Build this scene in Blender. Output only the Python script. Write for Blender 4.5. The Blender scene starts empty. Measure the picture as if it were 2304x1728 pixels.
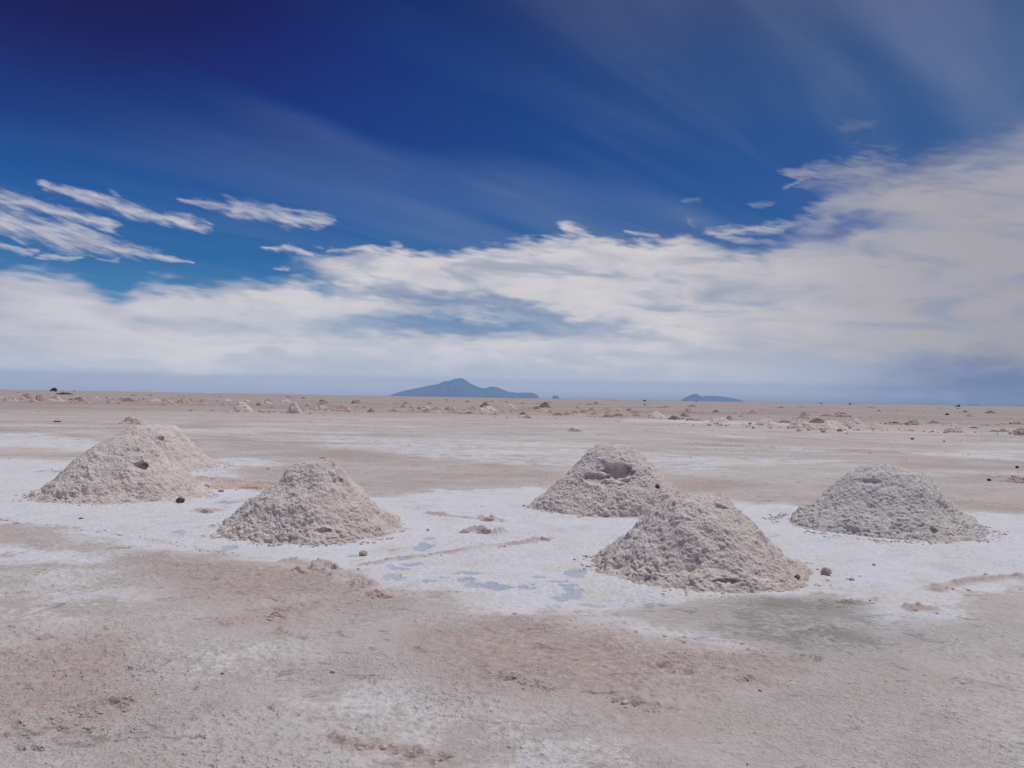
import bpy, math, random
import numpy as np
from mathutils import Vector, Matrix

C = bpy.context.scene.collection
R = math.radians
random.seed(7)

# ---------------------------------------------------------------- camera
FPX, W0, H0, CAMH = 1866.0, 2304.0, 1728.0, 1.6
HAZE, HAZE_TOP = 1.8e-5, 1420.0      # density of the air, height of its top
PITCH, ROLL = R(0.967), R(0.957)
F = Vector((0, math.cos(PITCH), math.sin(PITCH)))
U0 = Vector((0, -math.sin(PITCH), math.cos(PITCH)))
R0 = Vector((1, 0, 0))
RT = R0 * math.cos(ROLL) + U0 * math.sin(ROLL)
UP = U0 * math.cos(ROLL) - R0 * math.sin(ROLL)
cam_d = bpy.data.cameras.new('camera')
cam = bpy.data.objects.new('camera', cam_d)
C.objects.link(cam)
cam.matrix_world = Matrix(((RT.x, UP.x, -F.x, 0), (RT.y, UP.y, -F.y, 0), (RT.z, UP.z, -F.z, CAMH), (0, 0, 0, 1)))
cam_d.sensor_width = 36
cam_d.lens = 36 * FPX / W0
cam_d.clip_start = 0.05
cam_d.clip_end = 400000
bpy.context.scene.camera = cam

def pdir(px, py):
    return (F + RT * ((px - W0/2) / FPX) - UP * ((py - H0/2) / FPX)).normalized()
def ground(px, py):                      # the ground point a picture point looks at
    d = pdir(px, py)
    t = CAMH / max(-d.z, 1e-5)
    return (d.x * t, d.y * t)
def sky(px, py):                         # azimuth and elevation in degrees
    d = pdir(px, py)
    return math.degrees(math.atan2(d.x, d.y)), math.degrees(math.asin(d.z))
def hor(px): return 876 + 39.0 * px / 2304
def at_dist(px, D):                      # ground point under picture column px at distance D
    d = pdir(px, hor(px)); k = D / d.y
    return (d.x * k, D)

# ---------------------------------------------------------------- node helper
class E:
    nt = None
    def __init__(s, sock): s.s = sock
    @staticmethod
    def n(kind, **kw):
        nd = E.nt.nodes.new(kind)
        for k, v in kw.items(): setattr(nd, k, v)
        return nd
    @staticmethod
    def put(inp, v):
        if isinstance(v, E): E.nt.links.new(v.s, inp)
        else: inp.default_value = v
    @staticmethod
    def m(op, *a):
        nd = E.n('ShaderNodeMath', operation=op)
        for i, v in enumerate(a): E.put(nd.inputs[i], v)
        return E(nd.outputs[0])
    def __add__(s, o): return E.m('ADD', s, o)
    __radd__ = __add__
    def __sub__(s, o): return E.m('SUBTRACT', s, o)
    def __rsub__(s, o): return E.m('SUBTRACT', o, s)
    def __mul__(s, o): return E.m('MULTIPLY', s, o)
    __rmul__ = __mul__
    def __truediv__(s, o): return E.m('DIVIDE', s, o)
    def __pow__(s, o): return E.m('POWER', s, o)
def clamp(a): 
    nd = E.n('ShaderNodeClamp'); E.put(nd.inputs[0], a); return E(nd.outputs[0])
def sstep(a, lo, hi):
    nd = E.n('ShaderNodeMapRange', interpolation_type='SMOOTHSTEP')
    E.put(nd.inputs['Value'], a); E.put(nd.inputs['From Min'], lo); E.put(nd.inputs['From Max'], hi)
    return E(nd.outputs[0])
def gauss(a, w): return E.m('EXPONENT', (a / w) ** 2 * -1.0) if False else E.m('EXPONENT', (a * a) * (-1.0 / (w * w)))
def vec(x, y, z=0.0):
    nd = E.n('ShaderNodeCombineXYZ')
    for i, v in enumerate((x, y, z)): E.put(nd.inputs[i], v)
    return E(nd.outputs[0])
def noise(v, scale=1.0, detail=4.0, rough=0.5, dist=0.0, color=False):
    nd = E.n('ShaderNodeTexNoise')
    E.put(nd.inputs['Vector'], v); nd.inputs['Scale'].default_value = scale
    nd.inputs['Detail'].default_value = detail; nd.inputs['Roughness'].default_value = rough
    nd.inputs['Distortion'].default_value = dist
    return E(nd.outputs['Color' if color else 0])
def split(v):
    nd = E.n('ShaderNodeSeparateXYZ'); E.put(nd.inputs[0], v); return [E(o) for o in nd.outputs]
def mixc(f, a, b):
    nd = E.n('ShaderNodeMix', data_type='RGBA')
    E.put(nd.inputs[0], f)
    for i, v in ((6, a), (7, b)):
        E.put(nd.inputs[i], v if isinstance(v, E) else (*v, 1.0))
    return E(nd.outputs[2])
def mulc(a, b):
    nd = E.n('ShaderNodeMix', data_type='RGBA', blend_type='MULTIPLY'); nd.inputs[0].default_value = 1.0
    for i, v in ((6, a), (7, b)): E.put(nd.inputs[i], v if isinstance(v, E) else (*v, 1.0))
    return E(nd.outputs[2])
def curve(x, pts, x0, x1, y0, y1):       # a curve through pts, x in x0..x1, y in y0..y1
    nd = E.n('ShaderNodeFloatCurve')
    cu = nd.mapping.curves[0]
    pp = [((p - x0) / (x1 - x0), (q - y0) / (y1 - y0)) for p, q in pts]
    pp = [(min(max(p, 0), 1), min(max(q, 0), 1)) for p, q in pp]
    cu.points[0].location = pp[0]; cu.points[1].location = pp[-1]
    for p, q in pp[1:-1]: cu.points.new(p, q)
    for c_ in cu.points: c_.handle_type = 'AUTO_CLAMPED'
    nd.mapping.update()
    E.put(nd.inputs['Value'], (x - x0) * (1.0 / (x1 - x0)))
    return E(nd.outputs[0]) * (y1 - y0) + y0
def ramp(x, pts):
    nd = E.n('ShaderNodeValToRGB'); cr = nd.color_ramp
    cr.elements[0].position = pts[0][0]; cr.elements[0].color = (*pts[0][1], 1)
    cr.elements[1].position = pts[-1][0]; cr.elements[1].color = (*pts[-1][1], 1)
    for p, c in pts[1:-1]: cr.elements.new(p).color = (*c, 1)
    E.put(nd.inputs[0], x)
    return E(nd.outputs[0])
def lin(r, g, b):
    f = lambda c: (c/255/12.92) if c/255 <= 0.04045 else ((c/255 + 0.055)/1.055) ** 2.4
    return (f(r), f(g), f(b))

# ---------------------------------------------------------------- sun and sky
SUN_AZ, SUN_EL = 38.0, 74.0             # degrees clockwise from the view direction, above the horizon
sd = bpy.data.lights.new('sun', 'SUN'); sd.energy = 2.7; sd.angle = R(1.2); sd.color = (1.0, 0.95, 0.88)
so = bpy.data.objects.new('sun', sd); C.objects.link(so)
sdir = Vector((math.sin(R(SUN_AZ)) * math.cos(R(SUN_EL)), math.cos(R(SUN_AZ)) * math.cos(R(SUN_EL)), math.sin(R(SUN_EL))))
so.rotation_euler = sdir.to_track_quat('Z', 'Y').to_euler()
so.location = (0, 0, 50)

world = bpy.data.worlds.new('World'); bpy.context.scene.world = world; world.use_nodes = True
nt = world.node_tree; nt.nodes.clear(); E.nt = nt
tc = E.n('ShaderNodeTexCoord')
nrm = E.n('ShaderNodeVectorMath', operation='NORMALIZE'); nt.links.new(tc.outputs['Generated'], nrm.inputs[0])
D3 = E(nrm.outputs[0])
dx, dy, dz = split(D3)
az = E.m('ARCTAN2', dx, dy) * (180 / math.pi)
el = E.m('ARCSINE', dz) * (180 / math.pi)
nish = E.n('ShaderNodeTexSky', sky_type='NISHITA'); nish.sun_disc = False
nish.sun_elevation = R(SUN_EL); nish.sun_rotation = R(SUN_AZ)
nish.altitude = 3650; nish.air_density = 1.0; nish.dust_density = 0.4; nish.ozone_density = 2.0
ncol = E(nish.outputs[0])
# wind-warped coordinates for the cloud shapes
wn = noise(vec(az * 0.28, el * 0.75, 3.1), 1.0, 2.0, 0.5, color=True)
wx, wy, _ = split(wn)
fn_ = noise(vec(az * 0.62 - el * 0.25, el * 2.6 + az * 0.25, 9.7), 1.0, 6.0, 0.55, color=True)
fx, fy, fz = split(fn_)
fw = noise(vec(az * 0.55 - el * 0.2, el * 2.6 + az * 0.80, 14.0), 1.0, 6.0, 0.6)
A = az + (wx - 0.5) * 5.0 + (fx - 0.5) * 2.6
B = el + (wy - 0.5) * 2.6 + (fy - 0.5) * 1.5
S = sky
def edge(pts, x): return curve(x, [S(*p) for p in pts], -34, 34, -2, 30)
# deep clear sky: clear at the left, veiled towards the right
tL = ramp(el * (1 / 30.0), [(0.0, lin(162, 170, 198)), (0.09, lin(138, 160, 190)), (0.17, lin(72, 132, 176)), (0.30, lin(42, 100, 158)), (0.42, lin(28, 84, 152)), (0.56, lin(18, 56, 130)), (0.72, lin(12, 47, 118)), (0.88, lin(8, 32, 100)), (1.0, lin(6, 24, 88))])
tR = ramp(el * (1 / 30.0), [(0.0, lin(116, 126, 156)), (0.09, lin(106, 124, 160)), (0.17, lin(80, 120, 165)), (0.30, lin(62, 104, 158)), (0.42, lin(50, 90, 150)), (0.56, lin(50, 88, 142)), (0.72, lin(56, 86, 136)), (0.88, lin(70, 86, 126)), (1.0, lin(72, 84, 122))])
side = sstep(az + (el - 12) * -0.2, -22.0, 33.0)
clear = mixc(side, tL, tR)
# the ramps alone colour the clear sky; this Sky Texture brightness is unused
nl = E.n('ShaderNodeRGBToBW'); nt.links.new(ncol.s, nl.inputs[0])
# faint high streaks on a cloud plane, running to a vanishing point right of the view
iz = 1.0 / E.m('MAXIMUM', dz + 0.06, 0.05) if False else E.m('DIVIDE', 1.0, E.m('MAXIMUM', dz + 0.06, 0.05))
X, Y = dx * iz, dy * iz
ca, sa = math.cos(R(41)), math.sin(R(41))
al, ac = X * sa + Y * ca, X * ca - Y * sa
st1 = noise(vec(ac * 3.2, al * 0.42, 1.0), 1.0, 5.0, 0.55, 0.6)
st2 = noise(vec(ac * 1.1, al * 0.3, 5.0), 1.0, 3.0, 0.5, 0.3)
st = sstep(st1 * 0.38 + st2 * 0.77, 0.44, 0.76)
veil = clamp(st * (sstep(az, -34.0, 18.0) * 0.52 + 0.10))
col = mixc(veil, clear, lin(118, 130, 164))
# brightness of the clouds: white in the middle, greyer to the right and in the corners
cw = mixc(sstep(az - el * -0.25, 6.0, 33.0), lin(206, 202, 205), lin(166, 162, 168))
cw = mixc(sstep(az, -16.0, -33.0) * 0.35, cw, lin(160, 160, 182))
shade = noise(vec(az * 0.22, el * 0.6, 20.0), 1.0, 4.0, 0.5)
shade2 = noise(vec(az * 0.13 - el * 0.15, el * 0.62 + az * 0.07, 27.0), 1.0, 7.0, 0.56, 0.5)
cw = mixc(sstep(shade, 0.45, 0.72) * 0.40, cw, lin(162, 164, 184))
cw = mixc(sstep(shade2, 0.48, 0.70) * 0.40, cw, lin(158, 160, 180))
cw = mixc(sstep(shade2, 0.48, 0.36) * 0.30 * sstep(az, 26.0, 8.0), cw, lin(222, 218, 216))
# low veil over the horizon
low = sstep(B, 6.3, 2.2) * sstep(el, -0.5, 0.8) * 0.88
low = low * (1.0 - sstep(az, 14.0, 34.0) * 0.4)
col = mixc(low, col, lin(178, 180, 196))
# left bank
topL = edge([(0, 606), (120, 610), (200, 632), (260, 662), (330, 640), (420, 637), (600, 634), (760, 636), (900, 652), (1050, 678), (1200, 700), (1350, 722), (1500, 760), (1800, 800)], az)
d1 = sstep(topL - B, -0.35, 1.0)
botL = edge([(0, 800), (400, 830), (760, 800), (1000, 810), (1300, 820), (2304, 835)], az)
d1 = d1 * sstep(B - botL, -1.1, 1.2)
# clear window under the meeting of the banks
gx, gy = S(1030, 737)
gap = gauss(A - gx, 9.0) * gauss(B - gy, 0.85)
gap2x, gap2y = S(1890, 828)
gap = gap + gauss(A - gap2x, 3.6) * gauss(B - gap2y, 0.42) * 0.7
d1 = d1 * (1.0 - clamp(gap * 1.15))
d1 = d1 * (1.0 - sstep(az, 4.0, 22.0) * 0.75)
d1 = d1 * (1.0 - sstep(shade2, 0.46, 0.66) * 0.22)
col = mixc(clamp(d1) * 0.95, col, cw)
# right bank
topR = edge([(0, 900), (560, 640), (640, 592), (740, 568), (850, 560), (980, 572), (1050, 553), (1120, 541), (1230, 538), (1300, 528), (1380, 532), (1500, 536), (1620, 548), (1700, 552), (1760, 522), (1830, 455), (1890, 395), (1990, 364), (2080, 338), (2180, 305), (2304, 258)], az)
botR = edge([(0, 640), (640, 610), (760, 640), (880, 655), (1000, 668), (1150, 690), (1280, 712), (1420, 745), (1560, 785), (1720, 812), (1900, 806), (2100, 812), (2304, 835)], az)
d2 = sstep(topR - B + (fw - 0.5) * 1.2, -0.3, sstep(az, 12.0, 24.0) * 2.2 + 0.8) * sstep(B - botR, -0.45, 0.8)
d2 = d2 * sstep(az, -16.5, -11.5)
d2 = d2 * (1.0 - sstep(shade2, 0.46, 0.66) * 0.28)
col = mixc(clamp(d2), col, cw)
# tapering streaks of cloud
def stroke(x0, y0, x1, y1, w0, w1, op, soft=0.55, tex=0.9):
    a0, e0 = S(x0, y0); a1, e1 = S(x1, y1)
    L = math.hypot(a1 - a0, e1 - e0); ux, uy = (a1 - a0) / L, (e1 - e0) / L
    Aw = az + (wx - 0.5) * 1.5 + (fx - 0.5) * 1.4
    Bw = el + (wy - 0.5) * 1.1 + (fy - 0.5) * 0.6
    p = (Aw - a0) * ux + (Bw - e0) * uy
    q = (Bw - e0) * ux - (Aw - a0) * uy
    t = clamp(p * (1 / L))
    w = (t * (w1 - w0) + w0) * (1 / 32.6)
    over = p - t * L
    dd = E.m('SQRT', q * q + over * over * 0.5)
    m_ = sstep(1.25 - dd / w + (fz - 0.5) * 1.2 + (fw - 0.5) * 3.0, -0.15, 1.55)
    return m_ * op
sts = [(105, 416, 250, 455, 8, 17, .8), (250, 455, 330, 485, 17, 15, .9), (330, 485, 450, 512, 14, 13, .95),
       (-60, 425, 60, 446, 22, 10, .5), (-60, 432, 110, 468, 18, 16, .8), (110, 468, 232, 510, 17, 15, .9),
       (-80, 490, 170, 536, 26, 26, .95), (170, 536, 430, 588, 24, 5, .9),
       (-40, 552, 70, 565, 10, 5, .7), (92, 574, 180, 580, 7, 5, .8), (222, 582, 265, 586, 5, 4, .35), (130, 566, 220, 572, 4, 3, .3),
       (415, 452, 540, 468, 5, 14, .55), (530, 470, 725, 500, 22, 15, .72), (560, 458, 720, 480, 7, 8, .4),
       (585, 556, 650, 566, 5, 9, .8), (640, 562, 705, 578, 10, 5, .8), (612, 605, 650, 608, 3, 3, .6),
       (735, 562, 900, 556, 5, 8, .6), (1275, 512, 1330, 530, 11, 12, .8), (1395, 518, 1480, 528, 5, 6, .7),
       (1600, 518, 1760, 512, 9, 9, .75), (1620, 528, 1740, 545, 8, 8, .7), (1700, 515, 1860, 488, 9, 16, .6),
       (1830, 470, 1930, 445, 14, 18, .55), (1545, 490, 1560, 505, 7, 8, .2), (1700, 465, 1735, 462, 7, 7, .25), (1770, 420, 1800, 400, 8, 10, .5),
       (1770, 386, 1960, 384, 9, 42, .55), (1800, 420, 1930, 410, 10, 36, .35), (1910, 285, 1955, 278, 14, 14, .14), (1540, 447, 1570, 450, 6, 7, .2)]
acc = None
for s_ in sts:
    k = stroke(*s_)
    acc = k if acc is None else E.m('MAXIMUM', acc, k)
col = mixc(acc, col, cw)
# blue hole near the top of the right bank
hx, hy = S(1890, 505)
hole = gauss(A - hx, 2.3) * gauss(B - hy, 0.9)
hx, hy = S(1830, 440)
hole = hole + gauss(A - hx, 2.6) * gauss(B - hy, 0.8) * 0.4
hx, hy = S(1730, 542)
hole = clamp(hole * 1.1 + gauss(A - hx, 1.8) * gauss(B - hy, 0.35) * 0.7)
col = mixc(hole * 0.8, col, lin(66, 96, 156))
# storm-blue air under the right end of the bank, hazy band on the horizon
dkx, dky = S(2260, 860)
col = mixc(gauss(A - dkx, 7.0) * gauss(B - dky, 1.6) * 0.6, col, lin(78, 92, 132))
col = mixc(sstep(az - B * 1.1, 24.0, 37.0) * 0.30 * sstep(el, 1.5, 4.0), col, lin(118, 117, 136))
col = mixc(sstep(az + el * -0.4, -16.0, -37.0) * sstep(el, 12.0, 26.0) * 0.7, col, lin(5, 12, 62))
below = sstep(el, 0.0, -3.0)
col = mixc(below, col, lin(150, 145, 150))
tau = E.m('MINIMUM', (HAZE_TOP * HAZE) / E.m('MAXIMUM', dz, 0.001) if False else E.m('DIVIDE', HAZE_TOP * HAZE, E.m('MAXIMUM', dz, 0.001)), 0.99)
Tr = E.m('EXPONENT', tau * -1.0)
hz = E.n('ShaderNodeVectorMath', operation='SCALE'); hz.inputs[0].default_value = (0.19, 0.21, 0.34); E.put(hz.inputs['Scale'], (1.0 - Tr))
sb = E.n('ShaderNodeVectorMath', operation='SUBTRACT'); nt.links.new(col.s, sb.inputs[0]); nt.links.new(hz.outputs[0], sb.inputs[1])
mx = E.n('ShaderNodeVectorMath', operation='MAXIMUM'); nt.links.new(sb.outputs[0], mx.inputs[0]); mx.inputs[1].default_value = (0.0005, 0.001, 0.004)
dv = E.n('ShaderNodeVectorMath', operation='SCALE'); nt.links.new(mx.outputs[0], dv.inputs[0]); E.put(dv.inputs['Scale'], E.m('DIVIDE', 1.0, Tr))
col = E(dv.outputs[0])
# ramp and cloud colours make the sky, with a trace of Sky Texture
bgS = E.n('ShaderNodeBackground'); E.put(bgS.inputs[0], ncol); bgS.inputs[1].default_value = 0.05
bgC = E.n('ShaderNodeBackground'); E.put(bgC.inputs[0], col); bgC.inputs[1].default_value = 1.0
msh = E.n('ShaderNodeMixShader'); msh.inputs[0].default_value = 0.992
nt.links.new(bgS.outputs[0], msh.inputs[1]); nt.links.new(bgC.outputs[0], msh.inputs[2])
wo = E.n('ShaderNodeOutputWorld'); nt.links.new(msh.outputs[0], wo.inputs[0])
bpy.context.scene.cycles.volume_bounces = 2
world.cycles.sampling_method = 'MANUAL'; world.cycles.sample_map_resolution = 512
vs = bpy.context.scene.view_settings
vs.view_transform = 'Standard'; vs.look = 'None'; vs.exposure = 0.0; vs.gamma = 1.0

# ---------------------------------------------------------------- numpy noise
def h32(ix, iy, iz=0, seed=0):
    h = (ix.astype(np.int64) * 374761393 + iy.astype(np.int64) * 668265263 + (iz.astype(np.int64) if hasattr(iz, 'astype') else iz) * 2147483647 + seed * 1274126177) & 0xFFFFFFFF
    h = ((h ^ (h >> 13)) * 1274126177) & 0xFFFFFFFF
    h = ((h ^ (h >> 15)) * 2246822519) & 0xFFFFFFFF
    return (h ^ (h >> 16)) & 0xFFFFFFFF
def hf(*a, **k): return h32(*a, **k).astype(np.float32) / 4294967296.0
def per2(x, y, seed=0):
    ix, iy = np.floor(x).astype(np.int64), np.floor(y).astype(np.int64)
    fx, fy = x - ix, y - iy
    u, v = fx*fx*fx*(fx*(fx*6-15)+10), fy*fy*fy*(fy*(fy*6-15)+10)
    def g(i, j):
        a = hf(ix+i, iy+j, seed=seed) * (2*np.pi)
        return np.cos(a) * (fx-i) + np.sin(a) * (fy-j)
    a = g(0,0)*(1-u) + g(1,0)*u; b = g(0,1)*(1-u) + g(1,1)*u
    return (a*(1-v) + b*v) * 1.4
def fbm2(x, y, octv=4, seed=0, gain=0.5):
    s, a, t = 0, 1.0, 0
    for o in range(octv):
        s = s + a * per2(x * 2**o, y * 2**o, seed + o*17); t += a; a *= gain
    return s / t
def per3(x, y, z, seed=0):
    ix, iy, iz = (np.floor(q).astype(np.int64) for q in (x, y, z))
    fx, fy, fz = x-ix, y-iy, z-iz
    u, v, w = (q*q*q*(q*(q*6-15)+10) for q in (fx, fy, fz))
    r = 0
    for i in (0, 1):
        for j in (0, 1):
            for k in (0, 1):
                h = h32(ix+i, iy+j, iz+k, seed)
                gx = (h & 1023).astype(np.float32)/511.5-1; gy = ((h>>10) & 1023).astype(np.float32)/511.5-1; gz = ((h>>20) & 1023).astype(np.float32)/511.5-1
                r = r + (u if i else 1-u) * (v if j else 1-v) * (w if k else 1-w) * (gx*(fx-i) + gy*(fy-j) + gz*(fz-k))
    return r * 1.3
def fbm3(x, y, z, octv=4, seed=0, gain=0.5):
    s, a, t = 0, 1.0, 0
    for o in range(octv):
        s = s + a * per3(x * 2**o, y * 2**o, z * 2**o, seed + o*17); t += a; a *= gain
    return s / t
def lumps(x, y, z, seed=0):              # rounded clods: 0 between them, 1 on top of each
    ix, iy, iz = (np.floor(q).astype(np.int64) for q in (x, y, z))
    best = np.zeros_like(x)
    for i in (-1, 0, 1):
        for j in (-1, 0, 1):
            for k in (-1, 0, 1):
                a, b, c = ix+i, iy+j, iz+k
                h = h32(a, b, c, seed)
                px = a + ((h & 1023).astype(np.float32)/1023); py = b + (((h>>10) & 1023).astype(np.float32)/1023); pz = c + (((h>>20) & 1023).astype(np.float32)/1023)
                rad = 0.45 + 0.5 * ((h>>5) & 255).astype(np.float32)/255
                d2 = ((x-px)**2 + (y-py)**2 + (z-pz)**2) / (rad*rad)
                best = np.maximum(best, np.sqrt(np.clip(1-d2, 0, 1)) * rad)
    return best
def ss(x, a, b):
    t = np.clip((x - a) / (b - a), 0, 1); return t*t*(3-2*t)

# ---------------------------------------------------------------- mesh helpers
def mesh_np(name, co, quads, tris=None, smooth=True):
    me = bpy.data.meshes.new(name)
    co = np.asarray(co, np.float32)
    nq = len(quads); ntr = 0 if tris is None else len(tris)
    me.vertices.add(len(co)); me.vertices.foreach_set('co', co.ravel())
    lv = np.asarray(quads, np.int32).ravel()
    if ntr: lv = np.concatenate([lv, np.asarray(tris, np.int32).ravel()])
    me.loops.add(len(lv)); me.loops.foreach_set('vertex_index', lv)
    st_ = np.concatenate([np.arange(nq) * 4, nq*4 + np.arange(ntr) * 3]).astype(np.int32)
    me.polygons.add(nq + ntr); me.polygons.foreach_set('loop_start', st_)
    me.polygons.foreach_set('use_smooth', np.full(nq + ntr, smooth))
    me.update(calc_edges=True); me.validate()
    return me
def link(name, me, mats=None, parent=None, loc=None):
    o = bpy.data.objects.new(name, me); C.objects.link(o)
    if mats is not None and me is not None and not me.materials: me.materials.append(mats)
    if parent is not None: o.parent = parent
    if loc is not None: o.location = loc
    return o
def tag(o, label, cat, group=None, kind=None):
    if label: o['label'] = label
    if cat: o['category'] = cat
    if group: o['group'] = group
    if kind: o['kind'] = kind
    return o

# ---------------------------------------------------------------- materials
def new_mat(name):
    m = bpy.data.materials.new(name); m.use_nodes = True; m.node_tree.nodes.clear(); E.nt = m.node_tree
    return m
def finish(colr, rough=0.85, spec=0.3, normal=None, metallic=None):
    b = E.n('ShaderNodeBsdfPrincipled'); E.put(b.inputs['Base Color'], colr if isinstance(colr, E) else (*colr, 1))
    E.put(b.inputs['Roughness'], rough); E.put(b.inputs['Specular IOR Level'], spec)
    if metallic is not None: E.put(b.inputs['Metallic'], metallic)
    if normal is not None: E.nt.links.new(normal.s, b.inputs['Normal'])
    o = E.n('ShaderNodeOutputMaterial'); E.nt.links.new(b.outputs[0], o.inputs[0])
def bump(h, dist, strength=1.0, prev=None):
    nd = E.n('ShaderNodeBump'); nd.inputs['Strength'].default_value = strength; nd.inputs['Distance'].default_value = dist
    E.put(nd.inputs['Height'], h)
    if prev is not None: E.nt.links.new(prev.s, nd.inputs['Normal'])
    return E(nd.outputs[0])
def attr(name):
    nd = E.n('ShaderNodeAttribute', attribute_name=name); return nd

def salt_ground_material():
    m = new_mat('salt_ground')
    geo = E.n('ShaderNodeNewGeometry'); P = E(geo.outputs['Position'])
    px_, py_, pz_ = split(P)
    a = attr('zones'); cs = E.n('ShaderNodeSeparateColor'); E.nt.links.new(a.outputs['Color'], cs.inputs[0])
    wh, pk, dk = (E(o) for o in cs.outputs); pd = E(a.outputs['Alpha'])
    n_big = noise(P, 0.35, 5.0, 0.55, 0.4); n_mid = noise(P, 2.2, 6.0, 0.6, 0.3); n_fine = noise(P, 17.0, 5.0, 0.65)
    n_gr = noise(P, 90.0, 3.0, 0.7); n_far = noise(vec(px_ * 0.035, py_ * 0.13, 2.0), 1.0, 6.0, 0.6, 0.5)
    base = mixc(sstep(n_mid, 0.3, 0.7), (0.47, 0.428, 0.420), (0.57, 0.538, 0.532))
    base = mixc(sstep(n_far, 0.42, 0.62) * 0.5, base, (0.59, 0.585, 0.59))
    base = mixc(sstep(n_big, 0.52, 0.72) * 0.5, base, (0.50, 0.43, 0.415))
    wcol = mixc(sstep(n_mid + n_fine - 0.5, 0.38, 0.62), (0.635, 0.63, 0.645), (0.66, 0.69, 0.795))
    wm = sstep(wh + (n_fine - 0.5) * 1.1 + (n_mid - 0.5) * 1.3, 0.25, 0.75)
    col = mixc(wm, base, wcol)
    gw = noise(vec(px_ * 1.3, py_ * 1.1, 17.0), 1.0, 7.0, 0.68, 0.5)
    col = mixc(wm * sstep(gw, 0.54, 0.64) * 0.5, col, (0.53, 0.515, 0.515))
    pm = sstep(pk + (n_fine - 0.5) * 1.2 + (n_mid - 0.5) * 1.6, 0.15, 1.0)
    pcol = mixc(sstep(n_fine, 0.3, 0.7), (0.415, 0.325, 0.302), (0.515, 0.435, 0.418))
    col = mixc(pm * 0.9, col, pcol)
    s3 = noise(vec(px_ * 0.11, py_ * 0.26, 11.0), 1.0, 5.0, 0.6, 0.4); s4 = noise(vec(px_ * 0.16, py_ * 0.34, 31.0), 1.0, 5.0, 0.6, 0.4)
    rr = E.m('SQRT', px_ * px_ + py_ * py_)
    midf = sstep(rr, 15.0, 24.0) * (1.0 - wm * 0.7)
    col = mixc(sstep(s3, 0.50, 0.60) * midf * 0.6, col, (0.67, 0.67, 0.675))
    col = mixc(sstep(s3, 0.47, 0.38) * midf * 0.4, col, (0.41, 0.40, 0.405))
    col = mixc(sstep(s4, 0.53, 0.62) * midf * 0.7, col, (0.44, 0.36, 0.345))
    nf2 = noise(vec(px_ * 0.05, py_ * 0.05, 6.0), 1.0, 6.0, 0.65)
    col = mixc(sstep(rr + (s3 - 0.5) * 120.0, 50.0, 100.0) * 0.85, col, mixc(sstep(nf2, 0.4, 0.6), (0.315, 0.255, 0.245), (0.40, 0.345, 0.335)))
    nst = noise(vec(px_ * 3.0, py_ * 4.5, 7.0), 1.0, 8.0, 0.72, 0.8)
    col = mixc(sstep(nst, 0.57, 0.66) * (1.0 - wm * 0.7) * 0.75, col, (0.25, 0.205, 0.195))
    col = mixc(sstep(nst, 0.44, 0.34) * 0.45, col, (0.58, 0.58, 0.60))
    crk = E.m('ABSOLUTE', noise(P, 1.7, 4.0, 0.55, 0.3) - 0.5)
    col = mixc(sstep(crk, 0.010, 0.001) * sstep(n_big, 0.45, 0.55) * 0.35 * (1.0 - wm), col, (0.30, 0.26, 0.25))
    # relief contrast put into colour: salt crystals on dirtier crust, darkened tread pits
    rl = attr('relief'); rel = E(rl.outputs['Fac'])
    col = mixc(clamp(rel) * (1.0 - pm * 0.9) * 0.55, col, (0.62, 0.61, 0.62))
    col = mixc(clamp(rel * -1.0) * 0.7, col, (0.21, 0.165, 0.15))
    vo = E.n('ShaderNodeTexVoronoi'); E.put(vo.inputs['Vector'], P + 0 if False else P); vo.inputs['Scale'].default_value = 42.0
    patch_ = sstep(noise(P, 0.8, 3.0, 0.5), 0.40, 0.58) * (1.0 - wm * 0.75)
    gran = sstep(E(vo.outputs['Distance']), 0.50, 0.12) * patch_
    col = mixc(gran * 0.30, col, (0.66, 0.65, 0.66))
    pock = sstep(E(vo.outputs['Distance']), 0.55, 0.85) * patch_
    col = mixc(pock * 0.35, col, (0.30, 0.27, 0.26))
    dm = sstep(dk + (n_fine - 0.5) * 3.0 + (n_mid - 0.5) * 3.4, 0.35, 1.35)
    col = mixc(dm * 0.8, col, mixc(sstep(n_mid, 0.4, 0.6), (0.19, 0.195, 0.215), (0.25, 0.245, 0.24)))
    pdm = sstep(pd + (n_fine - 0.5) * 1.6 + (n_mid - 0.5) * 1.4, 0.30, 0.90)
    col = mixc(pdm * (0.4 + sstep(n_mid, 0.35, 0.6) * 0.35), col, (0.38, 0.45, 0.60))  # sky reflection put into the puddle colour as blue
    gr = E.n('ShaderNodeHueSaturation'); E.put(gr.inputs['Value'], (n_fine - 0.5) * (0.5 - 0.25 * wm) + (n_gr - 0.5) * (0.5 - 0.2 * wm) + 1.0)
    E.put(gr.inputs['Color'], col)
    col = E(gr.outputs[0])
    rough = clamp(0.9 - pdm * 0.62 - dm * 0.15)
    b1 = bump(n_gr, 0.006, 0.8); b2 = bump((n_fine + gran * 0.3) * (1.0 - pdm) * (1.0 - wm * 0.4), 0.04, 0.75, b1)
    finish(col, rough, 0.25, b2)
    return m
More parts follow.
